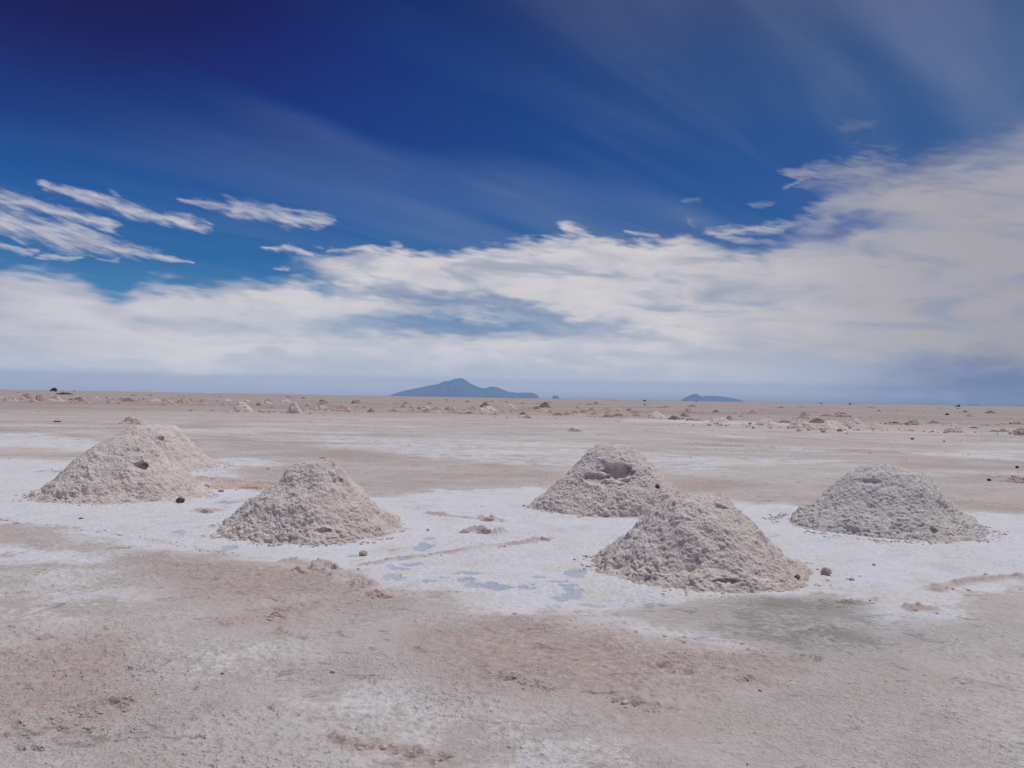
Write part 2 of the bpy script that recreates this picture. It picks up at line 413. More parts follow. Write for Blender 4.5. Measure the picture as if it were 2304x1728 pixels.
def salt_pile_material(name, ca_, cb_, brown, zb=0.25):
    m = new_mat(name)
    tco = E.n('ShaderNodeTexCoord'); P = E(tco.outputs['Object'])
    px_, py_, pz_ = split(P)
    n1 = noise(P, 2.0, 4.0, 0.55, 0.3); n2 = noise(P, 9.0, 5.0, 0.6); n3 = noise(P, 60.0, 4.0, 0.65)
    oi = E.n('ShaderNodeObjectInfo'); tint = E(oi.outputs['Color'])
    col = mixc(sstep(n1, 0.35, 0.65), ca_, cb_)
    col = mixc(sstep(n2 + n1 * 0.5, 0.72, 1.0) * 0.35, col, (0.78, 0.75, 0.74))
    dirt = clamp(sstep(n2 - pz_ * 0.45, 0.43, 0.62) * 0.55 + sstep(n2, 0.60, 0.75) * 0.25)
    col = mixc(dirt, col, brown)
    hs = E.n('ShaderNodeHueSaturation'); E.put(hs.inputs['Value'], (n3 - 0.5) * 0.5 + 1.0); E.put(hs.inputs['Color'], col)
    col = mulc(E(hs.outputs[0]), tint)
    pit_dark = sstep(noise(P, 19.0, 6.0, 0.7), 0.60, 0.70)  # dark of small pits put into the colour, no hollows modelled
    col = mixc(pit_dark * 0.5, col, tuple(v*.62 for v in brown))
    b = bump(n3, 0.010, 0.9)
    b = bump(noise(P, 26.0, 5.0, 0.7), 0.03, 0.8, b)
    finish(col, 0.9, 0.2, b)
    return m
def plain(name, c, rough=0.6, var=0.15, scale=4.0, spec=0.3):
    m = new_mat(name); tco = E.n('ShaderNodeTexCoord'); n_ = noise(E(tco.outputs['Object']), scale, 5.0, 0.6)
    col = mixc(n_, tuple(v*(1-var) for v in c), tuple(v*(1+var) for v in c))
    finish(col, rough, spec)
    return m
M_GROUND = salt_ground_material()
M_PILE = salt_pile_material('piled_salt_pink', (0.75, 0.685, 0.665), (0.675, 0.60, 0.578), (0.50, 0.385, 0.355))
M_PILEG = salt_pile_material('piled_salt_grey', (0.71, 0.68, 0.67), (0.65, 0.61, 0.60), (0.52, 0.43, 0.405))
M_STONE = plain('dark_stone', (0.11, 0.085, 0.08), 0.9, 0.5, 25.0)
M_CLOD = plain('salt_clod', (0.44, 0.37, 0.355), 0.9, 0.35, 18.0)

# ---------------------------------------------------------------- the salt flat: one sheet to the horizon
def poly_sdf(px, py, poly):
    n = len(poly); d = np.full(px.shape, 1e9, np.float32); inside = np.zeros(px.shape, bool)
    for i in range(n):
        ax, ay = poly[i]; bx, by = poly[(i+1) % n]
        ex, ey = bx-ax, by-ay; L2 = ex*ex + ey*ey + 1e-9
        t = np.clip(((px-ax)*ex + (py-ay)*ey) / L2, 0, 1)
        d = np.minimum(d, np.hypot(px-ax-t*ex, py-ay-t*ey))
        cond = ((ay > py) != (by > py))
        xi = (bx-ax) * (py-ay) / ((by-ay) if by != ay else 1e-9) + ax
        inside ^= cond & (px < xi)
    return np.where(inside, d, -d)
def line_dist(px, py, pts):
    d = np.full(px.shape, 1e9, np.float32)
    for (ax, ay), (bx, by) in zip(pts[:-1], pts[1:]):
        ex, ey = bx-ax, by-ay; L2 = ex*ex + ey*ey + 1e-9
        t = np.clip(((px-ax)*ex + (py-ay)*ey) / L2, 0, 1)
        d = np.minimum(d, np.hypot(px-ax-t*ex, py-ay-t*ey))
    return d
def G(pts, k=1.0416): return [ground(x*k, y*k) for x, y in pts]
WHITE = [([(-300, 1000), (0, 992), (150, 1000), (330, 990), (480, 1002), (500, 1050), (540, 1062), (830, 1078), (980, 1060), (1150, 1056), (1300, 1070), (1480, 1080), (1640, 1088), (1800, 1100), (2212, 1115), (2500, 1125),
            (2500, 1215), (2212, 1242), (2110, 1262), (1990, 1330), (1940, 1345), (1880, 1300), (1780, 1268), (1500, 1290), (1300, 1325), (1100, 1318), (960, 1296), (860, 1282), (760, 1255), (700, 1228), (560, 1212), (420, 1200), (290, 1180), (180, 1150), (60, 1128), (-300, 1115)], 1.0),
         ([(-300, 935), (100, 935), (260, 965), (100, 985), (-300, 985)], .6),
         ([(470, 990), (560, 990), (620, 1005), (470, 1008)], .7),
         ([(1200, 1325), (1330, 1345), (1480, 1375), (1600, 1392), (1580, 1402), (1420, 1390), (1250, 1360), (1150, 1330)], 1.0),
         ([(60, 1215), (230, 1235), (300, 1300), (180, 1350), (20, 1340)], .34), ([(-200, 1175), (150, 1180), (220, 1210), (-200, 1230)], .6),
         ([(300, 1400), (560, 1400), (620, 1450), (420, 1470), (310, 1440)], .32), ([(600, 1490), (880, 1490), (1000, 1560), (760, 1560), (620, 1540)], .34),
         ([(860, 1550), (1300, 1560), (1450, 1640), (1300, 1700), (800, 1700)], .30), ([(1850, 1330), (2010, 1300), (2000, 1345), (1900, 1370)], .7),
         ([(700, 940), (1100, 950), (1500, 985), (1900, 995), (1500, 1015), (1000, 1000), (700, 970)], .45),
         ([(1350, 905), (1760, 912), (1700, 918), (1350, 911)], .8), ([(1500, 935), (2000, 965), (2212, 985), (2212, 995), (1700, 965)], .55)]
PINK = [([(330, 1200), (430, 1198), (560, 1214), (650, 1226), (740, 1240), (780, 1262), (690, 1285), (600, 1292), (500, 1295), (420, 1270), (350, 1235)], 1.0),
        ([(490, 1350), (540, 1325), (650, 1310), (720, 1296), (830, 1278), (930, 1282), (965, 1292), (850, 1305), (720, 1320), (600, 1345)], .8),
        ([(900, 1380), (1020, 1345), (1200, 1332), (1330, 1362), (1480, 1396), (1600, 1402), (1710, 1416), (1690, 1450), (1560, 1475), (1350, 1500), (1200, 1490), (1000, 1475)], 1.0),
        ([(-100, 1440), (110, 1385), (280, 1385), (340, 1480), (300, 1530), (160, 1560), (-100, 1560)], .9), ([(1250, 1500), (1560, 1480), (1700, 1560), (1480, 1600), (1260, 1560)], .6),
        ([(200, 1620), (420, 1600), (520, 1700), (200, 1720)], .5), ([(1650, 1470), (2000, 1440), (2212, 1500), (1900, 1560), (1700, 1540)], .45),
        ([(660, 976), (740, 968), (820, 978), (800, 988), (700, 987)], .9), ([(950, 1010), (1060, 1003), (1200, 1020), (1180, 1035), (1020, 1030)], .9),
        ([(1440, 1034), (1540, 1030), (1630, 1045), (1560, 1062), (1440, 1055)], .9), ([(1940, 1000), (2050, 996), (2110, 1005), (2000, 1010)], .9),
        ([(480, 945), (640, 955), (700, 972), (500, 975)], .7), ([(480, 1010), (900, 1000), (1150, 1040), (900, 1055), (560, 1042)], .55), ([(1500, 948), (1700, 945), (2000, 962), (2100, 978), (1800, 970)], .9),
        ([(-100, 965), (130, 968), (150, 990), (-100, 992)], .8), ([(2060, 1020), (2250, 1020), (2250, 1045), (2080, 1035)], .7), ([(1640, 1070), (2212, 1085), (2400, 1105), (1900, 1098)], .8),
        ([(1800, 1270), (1900, 1275), (1960, 1300), (1870, 1302)], .5), ([(-300, 1125), (60, 1140), (120, 1165), (-300, 1170)], .6), ([(-200, 935), (-200, 905), (500, 912), (500, 922)], .6)]
DARK = [([(1480, 1308), (1640, 1290), (1780, 1298), (1900, 1318), (1955, 1350), (1900, 1395), (1760, 1398), (1650, 1378), (1560, 1352)], 1.0),
        ([(1250, 1315), (1480, 1300), (1560, 1340), (1400, 1345)], .5), ([(2050, 938), (2240, 945), (2240, 955), (2060, 950)], .6), ([(0, 900), (300, 905), (300, 911), (0, 908)], .35)]
PUD = [(953,1232,24,12),(966,1212,14,4),(906,1256,15,4),(890,1278,38,6),(931,1269,25,4),(887,1300,28,8),(1045,1305,18,7),(1090,1319,50,8),(1127,1323,22,8),(960,1310,18,4),(1020,1333,20,5),
       (1295,1289,20,12),(1213,1297,18,4),(1288,1333,30,16),(1262,1347,44,7),(1180,1325,26,4),(521,1130,48,4),(407,1198,23,4),(510,1235,24,8),(790,1252,20,4),(1060,1290,60,4),(1250,1310,20,4),(880,1240,14,3),(120,1060,40,3),(1330,1362,30,4),(1000,1300,26,3)]
RIDGE = [([(0, 1168), (60, 1180), (130, 1184), (220, 1196), (330, 1212), (430, 1232), (520, 1250)], .03, .014), ([(655, 1268), (720, 1275), (800, 1308), (818, 1322)], .10, .045),
         ([(520, 1402), (600, 1388), (660, 1385), (720, 1356), (800, 1345), (870, 1336), (960, 1338), (1005, 1346)], .09, .04), ([(810, 1272), (880, 1262), (950, 1252), (1010, 1243), (1090, 1232), (1160, 1224), (1240, 1212)], .04, .022),
         ([(430, 1078), (500, 1082), (560, 1092), (640, 1096)], .28, .045), ([(965, 1155), (1010, 1162), (1060, 1166)], .05, .02), ([(1085, 1168), (1130, 1173)], .06, .04), ([(1075, 1318), (1180, 1340)], .0, .0),
         ([(1045, 1198), (1060, 1196)], .05, .03), ([(1080, 1196), (1118, 1199)], .09, .06), ([(445, 1150), (490, 1148)], .07, .04), ([(1870, 1358), (1945, 1357)], .05, .03),
         ([(2050, 1370), (2090, 1372)], .06, .03), ([(2100, 1328), (2160, 1312), (2240, 1300), (2304, 1296)], .06, .03), ([(1660, 1524), (1700, 1530), (1730, 1540)], .05, .03),
         ([(1120, 1520), (1180, 1532), (1245, 1548)], .045, .03), ([(1380, 1570), (1420, 1580), (1480, 1596)], .045, .03), ([(1560, 1550), (1600, 1560)], .06, .03), ([(2150, 1534), (2180, 1538), (2270, 1552)], .03, .02),
         ([(750, 1665), (800, 1680), (900, 1688), (1010, 1712)], .035, .02), ([(0, 1596), (70, 1590), (150, 1588), (220, 1600)], .04, .02), ([(790, 1520), (850, 1528)], .035, .02), ([(2210, 1072), (2304, 1078)], .15, .04),
         ([(300, 942), (400, 938)], .0, .0), ([(1180, 1388), (1270, 1392), (1420, 1418), (1600, 1450), (1700, 1462)], .05, .016), ([(1560, 1000), (1700, 1006), (2000, 1018)], .5, .05)]
def ground_height(x, y, r, full=True):
    fade = 1 - ss(r, 50, 90)
    h = 0.006 * fbm2(x*1.3, y*1.3, 3, 3)
    pop = ss(fbm2(x*0.9+5, y*0.9, 3, 11), -0.08, 0.22)
    nr_ = r < 14
    pl = np.zeros_like(x)
    pl[nr_] = lumps(x[nr_]/0.034, y[nr_]/0.034, x[nr_]*0+.5, 25)
    h = h + pop * (0.013 * pl + 0.008 * fbm2(x*19, y*19, 3, 21))
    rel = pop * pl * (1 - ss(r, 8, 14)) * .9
    crust = ss(fbm2(x*2.1, y*2.1+9, 3, 31), 0.12, 0.4)
    h = h + crust * 0.030 * np.abs(fbm2(x*9, y*9, 4, 41))
    h = h + 0.0025 * fbm2(x*12, y*12, 3, 51)
    for pts, w, hh in RIDGE:
        if hh <= 0: continue
        g = [ground(*p) for p in pts]
        gx = [p[0] for p in g]; gy = [p[1] for p in g]; mrg = w*4 + .3
        sel = (x > min(gx)-mrg) & (x < max(gx)+mrg) & (y > min(gy)-mrg) & (y < max(gy)+mrg)
        if not sel.any(): continue
        xs, ys = x[sel], y[sel]
        wx_ = xs + 0.12*fbm2(xs*3, ys*3, 3, 61); wy_ = ys + 0.12*fbm2(xs*3+7, ys*3, 3, 62)
        d = line_dist(wx_, wy_, g)
        jx = .6*fbm2(xs*9, ys*9, 2, 3); jy = .6*fbm2(xs*9+5, ys*9, 2, 4)
        lum = .8*lumps(xs/0.075+jx, ys/0.06+jy, xs*0+.5, 5) + 0.55*lumps(xs/0.033+jy, ys/0.03+jx, xs*0+.5, 8) + 1.3*np.abs(fbm2(xs*16, ys*16, 3, 66))
        brk = ss(fbm2(xs*2.4, ys*2.4, 3, 71), -0.25, 0.2)
        hh = hh * (1.4 if min(gy) > 6.2 else .55)
        h[sel] += hh * np.exp(-(d/w)**4) * (0.05 + 0.8*lum) * brk
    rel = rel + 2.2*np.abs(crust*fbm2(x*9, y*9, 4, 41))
    return h * fade, rel * fade
TREADS = [(1130, 1522, 1245, 1552, 7), (1395, 1572, 1490, 1600, 6), (35, 1632, 70, 1690, 6), (262, 1570, 280, 1605, 4), (20, 1412, 100, 1444, 8), (300, 1505, 355, 1515, 5), (100, 1620, 330, 1665, 9), (150, 1590, 215, 1600, 3), (175, 1612, 240, 1622, 3), (1790, 1478, 1850, 1482, 3), (1150, 1415, 1250, 1425, 4), (620, 1415, 700, 1440, 5), (1480, 1500, 1560, 1520, 4), (750, 1668, 1010, 1715, 8), (1655, 1522, 1735, 1540, 3)]
def tread_height(x, y):
    h = np.zeros_like(x); dm_ = np.zeros_like(x)
    for k, (x0, y0, x1, y1, n) in enumerate(TREADS):
        for i in range(n):
            t = (i + .5) / n
            cx, cy = ground(x0 + (x1-x0)*t, y0 + (y1-y0)*t)
            (a, b), (c, d) = ground(x0, y0), ground(x1, y1)
            ang = math.atan2(d-b, c-a) + 1.1 + 0.2*math.sin(i*3.1+k)
            sel = (np.abs(x-cx) < .3) & (np.abs(y-cy) < .3)
            if not sel.any(): continue
            xs, ys = x[sel]-cx, y[sel]-cy
            u = xs*math.cos(ang) + ys*math.sin(ang); v = -xs*math.sin(ang) + ys*math.cos(ang)
            v = v + .03*fbm2(xs*14+i*3, ys*14+k, 3, 5); hw = .045 + .035*math.sin(i*2.3+k*1.7)
            g1 = np.exp(-(v/.017)**2) * ss(hw - np.abs(u), -.02, .03)
            g2 = np.exp(-((v-.036)/.017)**2) * ss(hw - np.abs(u), -.02, .03)
            br = ss(fbm2(x[sel]*12, y[sel]*12, 3, 15), -.35, .15)
            h[sel] += (-0.024*g1 + 0.018*g2)*br; dm_[sel] = np.maximum(dm_[sel], g1*br)
    return h, dm_
def build_ground():
    fine = np.radians(np.linspace(-40, 40, 1151)); rest = np.radians(np.linspace(40, 320, 101))[1:-1]
    A_ = np.concatenate([fine, rest]); nA = len(A_)
    Rr = np.concatenate([np.geomspace(.3, 2.9, 14)[:-1], np.geomspace(2.9, 60, 1150)[:-1], np.geomspace(60, 69000, 220)])
    nR = len(Rr)
    a, r = np.meshgrid(A_, Rr)
    x = (np.sin(a)*r).astype(np.float64).ravel(); y = (np.cos(a)*r).astype(np.float64).ravel(); r = r.ravel()
    z = np.zeros_like(x)
    near = r < 92
    gh, rel = ground_height(x[near], y[near], r[near])
    th_, tm_ = tread_height(x[near], y[near])
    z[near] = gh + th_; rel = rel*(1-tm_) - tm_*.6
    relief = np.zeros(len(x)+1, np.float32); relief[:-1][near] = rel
    # zones
    z4 = np.zeros((len(x), 4), np.float32)
    mid = (r > 2.5) & (r < 400)
    xs, ys, rs = x[mid], y[mid], r[mid]
    amp = 0.10 + 0.012*rs; fr = 1.0/(0.25 + 0.03*rs)
    wx_ = xs + amp*1.6*fbm2(xs*1.2, ys*1.2, 4, 101); wy_ = ys + amp*1.6*fbm2(xs*1.2+40, ys*1.2, 4, 103)
    for ch, lst in ((0, WHITE), (1, PINK), (2, DARK)):
        acc_ = np.zeros_like(xs, dtype=np.float32)
        for pts, v in lst:
            g = G(pts)
            gx = [p[0] for p in g]; gy = [p[1] for p in g]; mrg = 2.0 + .02*max(gy)
            sel = (xs > min(gx)-mrg) & (xs < max(gx)+mrg) & (ys > min(gy)-mrg) & (ys < max(gy)+mrg)
            if not sel.any(): continue
            s = poly_sdf(wx_[sel], wy_[sel], g); soft = (0.20, 0.28, 0.34)[ch] + (0.018, .022, .03)[ch]*rs[sel]
            acc_[sel] = np.maximum(acc_[sel], v * ss(s, -soft*1.4, soft*.8))
        z4[mid, ch] = acc_
    pud = np.zeros_like(xs, dtype=np.float32)
    for cx, cy, w, h in PUD:
        gx, gy = ground(cx, cy); g2 = ground(cx+w, cy); g3 = ground(cx, cy-h)
        rx, ry = max(abs(g2[0]-gx), .02), max(abs(g3[1]-gy), .02)
        sel = (np.abs(xs-gx) < rx*2.4) & (np.abs(ys-gy) < ry*2.4)
        if not sel.any(): continue
        d = np.hypot((xs[sel]-gx + 1.5*rx*fbm2(xs[sel]*5, ys[sel]*3, 4, 5, .65))/rx, (ys[sel]-gy + 1.7*ry*fbm2(xs[sel]*5+9, ys[sel]*3, 4, 6, .65))/ry)
        pud[sel] = np.maximum(pud[sel], ss(1.25-d, 0, .7))
    z4[mid, 3] = pud
    far = 1 - 0  # the outer field is pinkish crust
    z4[:, 1] = np.maximum(z4[:, 1], 0.75*ss(r, 75, 120).astype(np.float32))
    ridge_m = np.zeros(len(x), np.float32)
    for pts, w, hh in RIDGE:
        if hh < .02: continue
        g = [ground(*p) for p in pts]; gx = [p[0] for p in g]; gy = [p[1] for p in g]; mrg = w*4+.3
        sel = (x > min(gx)-mrg) & (x < max(gx)+mrg) & (y > min(gy)-mrg) & (y < max(gy)+mrg)
        if not sel.any(): continue
        d = line_dist(x[sel], y[sel], g); ridge_m[sel] = np.maximum(ridge_m[sel], .85*np.exp(-(d/(w*1.9))**2))
    z4[:, 1] = np.maximum(z4[:, 1], ridge_m)
    z4[:, 0] *= 1
    n60 = r < 60
    xa, ya, pk_ = x[n60], y[n60], z4[n60, 1]
    z[n60] += pk_ * (1-ss(r[n60], 40, 60)) * (0.030*np.abs(fbm2(xa*5, ya*5, 5, 141, .6)) + .012*ss(fbm2(xa*2, ya*2, 2, 143), 0, .4)*lumps(xa/.06, ya/.06, xa*0+.5, 145)*(r[n60] < 16))
    co = np.stack([x, y, z], 1)
    co = np.concatenate([co, [[0, 0, 0]]]); z4 = np.concatenate([z4, np.zeros((1, 4), np.float32)])
    i = np.arange(nR-1)[:, None]; j = np.arange(nA)[None, :]; j2 = (j+1) % nA
    q = np.stack([i*nA+j, (i+1)*nA+j, (i+1)*nA+j2, i*nA+j2], -1).reshape(-1, 4)[:, ::-1]
    jj = np.arange(nA); tr = np.stack([np.full(nA, nR*nA), (jj+1) % nA, jj], 1)
    me = mesh_np('salt_flat', co, q, tr)
    at_ = me.attributes.new('zones', 'FLOAT_COLOR', 'POINT'); at_.data.foreach_set('color', z4.ravel())
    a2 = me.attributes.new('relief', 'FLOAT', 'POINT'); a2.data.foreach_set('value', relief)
    o = link('ground', me, M_GROUND); o['kind'] = 'structure'; o['label'] = 'flat crust of pinkish grey and white salt reaching the horizon'
    return o
build_ground()

# ---------------------------------------------------------------- piles of salt
def pile_mesh(name, L, Rr_, seed, res, fr=None, noisy=1.0, clod=1.0, holes=(), ridge=0.0, lowamp=0.06):
    """L, Rr_: left and right outline as (distance from the middle, height); fr: depth as a share of width"""
    nA, nR = res
    th = np.linspace(0, 2*np.pi, nA, endpoint=False)
    L = [(a_*.965, b_) for a_, b_ in L]; Rr_ = [(a_*.965, b_) for a_, b_ in Rr_]
    RL, RR = L[-1][0], Rr_[-1][0]
    fr = fr or 1.0
    t = np.linspace(0, 1, nR) ** 0.9
    t = t * 1.10
    T, TH = np.meshgrid(t, th, indexing='ij')
    w = 0.5 + 0.5*np.cos(TH)
    w = w*w*(3-2*w)
    rad = (RL*(1-w) + RR*w)
    cx_, cy_ = np.cos(TH), np.sin(TH)
    rad = rad * np.where(np.abs(cy_) > 0, 1 + (fr-1)*np.abs(cy_), 1)
    rad = rad * (1 + lowamp*1.1*fbm2(cx_*1.3 + seed, cy_*1.3, 3, seed) + 0.03*fbm2(cx_*6 + seed, cy_*6, 2, seed+3))
    def prof(P_, tt):
        d = np.array([p[0] for p in P_])/P_[-1][0]; z = np.array([p[1] for p in P_])
        return np.interp(tt, np.append(d, 1.10), np.append(z, -0.045))
    z = prof(L, T)*(1-w) + prof(Rr_, T)*w
    z = z * (1 + lowamp*0.8*fbm2(cx_*T*2 + seed*3, cy_*T*2, 2, seed+6)*ss(T, .1, .4)*(1-ss(T, .8, 1)))
    x = cx_*rad*T; y = cy_*rad*T
    hmax = z.max()
    sc = max(RL, RR)
    slope = ss(T, 0.0, 0.45)
    # outward direction
    nx, ny, nz = cx_*slope*.62, cy_*slope*.62, 1 - 0.25*slope
    edge_ = ss(1.10-T, 0, 0.03)
    env = (1 - 0.35*ss(T, .93, 1.0))
    k = 1.0
    d = noisy*(0.075*fbm3(x*2.0, y*2.0, z*2.0, 3, seed) + 0.050*fbm3(x*5.5, y*5.5, z*5.5, 4, seed+9, .6) + 0.034*np.abs(fbm3(x*11, y*11, z*11, 4, seed+19, .6)))
    # rubbly and smooth stretches, run-out tongues down the slope
    tong = fbm2(TH*2.6 + seed, T*1.1, 3, seed+30)
    pm_ = ss(fbm3(x*3.0+3, y*3.0, z*3.0, 3, seed+40) + 0.5*tong + 0.35*(T-.6), -0.18, 0.30)
    jx, jy, jz = (0.5*per3(x*14, y*14, z*14, seed+q_) for q_ in (81, 82, 83))
    l1 = lumps(x/0.095+jx, y/0.095+jy, z/0.095+jz, seed+1); l2 = lumps(x/0.047+jx, y/0.047+jy, z/0.047+jz, seed+2); l3 = lumps(x/0.024+jy, y/0.024, z/0.024+jx, seed+3)
    big_ = ss(fbm3(x*5+9, y*5, z*5, 2, seed+44), .05, .35)
    d = d + clod*(0.028*l1*pm_*big_ + 0.016*l2*(0.05+0.95*pm_) + 0.010*l3*(.25+.75*pm_))
    d = d + (.006+.010*pm_)*fbm3(x*24, y*24, z*24, 4, seed+70, .7)
    bs_ = ss(T, .74, .92)
    d = d + clod*bs_*(.018*l1 + .010*l2)
    d = (d - 0.012) * env
    for hx_, hy_, hz_, rx_, rz_, dep in holes:
        up_ = z > hz_
        q = ((x-hx_)/rx_)**2 + ((z-hz_)/np.where(up_, rz_*.8, rz_*1.25))**2 + ((y-hy_)/(rx_*1.6))**2
        q = q * (1 + 1.1*fbm3(x*7, y*7, z*7, 4, seed+77, .6)) + 0.9*np.abs(fbm3(x*4, y*4, z*12, 2, seed+79))
        g = 1 - np.where(up_, ss(q, .75, 1.1), ss(q, 0.2, 1.3))
        y = y + dep*g*0.9; z = z - dep*g*0.35
        d = d*(1-0.35*g)
    x = x + nx*d; y = y + ny*d; z = z + nz*d
    z = z*edge_ + (-0.07)*(1-edge_)
    co = np.stack([x[1:], y[1:], z[1:]], -1).reshape(-1, 3)
    top = np.array([[0, 0, z[1].mean()]])
    co = np.concatenate([co, top])
    m = nR-1
    i = np.arange(m-1)[:, None]; j = np.arange(nA)[None, :]; j2 = (j+1) % nA
    q = np.stack([i*nA+j, (i+1)*nA+j, (i+1)*nA+j2, i*nA+j2], -1).reshape(-1, 4)
    jj = np.arange(nA); tr = np.stack([np.full(nA, m*nA), jj, (jj+1) % nA], 1)
    return mesh_np(name, co, q, tr)

def outline(cx, D, pts):
    """picture points of one flank, from the middle outwards, as (distance, height)"""
    out = []
    for px, py in pts:
        out.append((abs(px-cx)*D/FPX, CAMH - (py-hor(px))*D/FPX))
    out[-1] = (out[-1][0], 0.0)
    return out
PILES = {}
def big_pile(cx, D, left, right, label, mat, seed, holes=(), fr=1.0, **kw):
    L = outline(cx, D, left); Rr2 = outline(cx, D, right)
    h0 = (L[0][1] + Rr2[0][1])/2
    L[0] = (0, h0); Rr2[0] = (0, h0)
    hs = []
    x0, _ = at_dist(cx, D)
    for hx_, hy_, w, h, dep in holes:  # picture spots on the near face
        zf = None
        lx = (hx_-cx)*D/FPX
        # march along the view ray to the pile's ideal surface
        dr = pdir(hx_, hy_); best = None
        for s in np.linspace(D-1.8, D+0.6, 240):
            k = s/dr.y; X_, Z_ = dr.x*k - x0, CAMH + dr.z*k
            Yy = s - D
            P_ = Rr2 if X_ > 0 else L
            rr = math.hypot(X_, Yy); zz = np.interp(rr/P_[-1][0], [p[0]/P_[-1][0] for p in P_], [p[1] for p in P_])
            if Z_ <= zz: best = (X_, Yy, Z_); break
        if best: hs.append((*best, w*D/FPX/2, h*D/FPX/2, dep))
    me = pile_mesh('salt_pile', L, Rr2, seed, (860, 250), fr, holes=hs, **kw)
    o = link('salt_pile', me, mat, loc=(x0, D, 0))
    tag(o, label, 'salt pile', 'large salt piles standing on the white salt')
    PILES[label] = (x0, D, (L[-1][0] + Rr2[-1][0])/2)
    return o
big_pile(290, 13.0, [(290, 978), (258, 982), (230, 996), (202, 1014), (145, 1066), (112, 1096), (90, 1118)], [(290, 978), (335, 984), (352, 1000), (372, 1030), (423, 1072), (450, 1100), (474, 1122)],
         'leftmost large salt pile with a shadowed burrow in its face, another pile behind it', M_PILE, 11, holes=[(315, 1046, 32, 30, .17)])
big_pile(345, 17.8, [(345, 957), (300, 958), (284, 966), (262, 984), (230, 1012), (180, 1048)], [(345, 957), (392, 959), (410, 972), (427, 995), (459, 1028), (496, 1050)],
         'large pale salt pile half hidden behind the leftmost pile, smooth streaked right slope', M_PILE, 23, holes=[(360, 986, 14, 12, .07)], noisy=.9, clod=.7)
big_pile(706, 9.95, [(706, 1034), (668, 1038), (648, 1052), (631, 1077), (577, 1120), (535, 1160), (499, 1192)], [(706, 1034), (758, 1039), (776, 1056), (789, 1075), (812, 1100), (868, 1156), (911, 1197)],
         'cone-shaped salt pile with a flat top and a dark brown hollow low on its front', M_PILE, 37, holes=[(728, 1194, 36, 12, .06), (760, 1082, 28, 24, .035)], clod=1.25)
big_pile(1378, 12.4, [(1378, 998), (1342, 1003), (1322, 1017), (1302, 1036), (1254, 1086), (1215, 1120), (1192, 1136)], [(1378, 998), (1426, 1007), (1446, 1022), (1466, 1042), (1508, 1074), (1530, 1098), (1548, 1118)],
         'salt pile with a large scooped-out cave near its top, behind the nearest pile', M_PILE, 53, holes=[(1392, 1060, 76, 44, .12), (1345, 1075, 60, 26, .07), (1482, 1092, 12, 16, .12)])
big_pile(1592, 8.0, [(1592, 1107), (1560, 1114), (1535, 1119), (1512, 1122), (1470, 1148), (1428, 1194), (1371, 1246), (1334, 1286)], [(1592, 1107), (1632, 1109), (1650, 1129), (1682, 1162), (1720, 1197), (1783, 1257), (1832, 1296)],
         'nearest and largest salt pile, pinkish with a sloping left shoulder', M_PILE, 71, holes=[(1642, 1316, 60, 11, .04), (1792, 1305, 20, 8, .06), (1622, 1140, 40, 20, .03)], clod=1.1)
big_pile(1985, 10.95, [(1985, 1038), (1945, 1047), (1912, 1063), (1892, 1082), (1858, 1116), (1817, 1150), (1779, 1180)], [(1985, 1041), (2030, 1049), (2069, 1060), (2096, 1084), (2137, 1130), (2178, 1166), (2210, 1196)],
         'rounded greyer salt pile at the right, standing alone', M_PILEG, 89, holes=[(1966, 1115, 9, 7, .07), (1934, 1146, 9, 7, .07), (2107, 1196, 26, 13, .045), (1963, 1082, 40, 14, .035)], fr=.97)

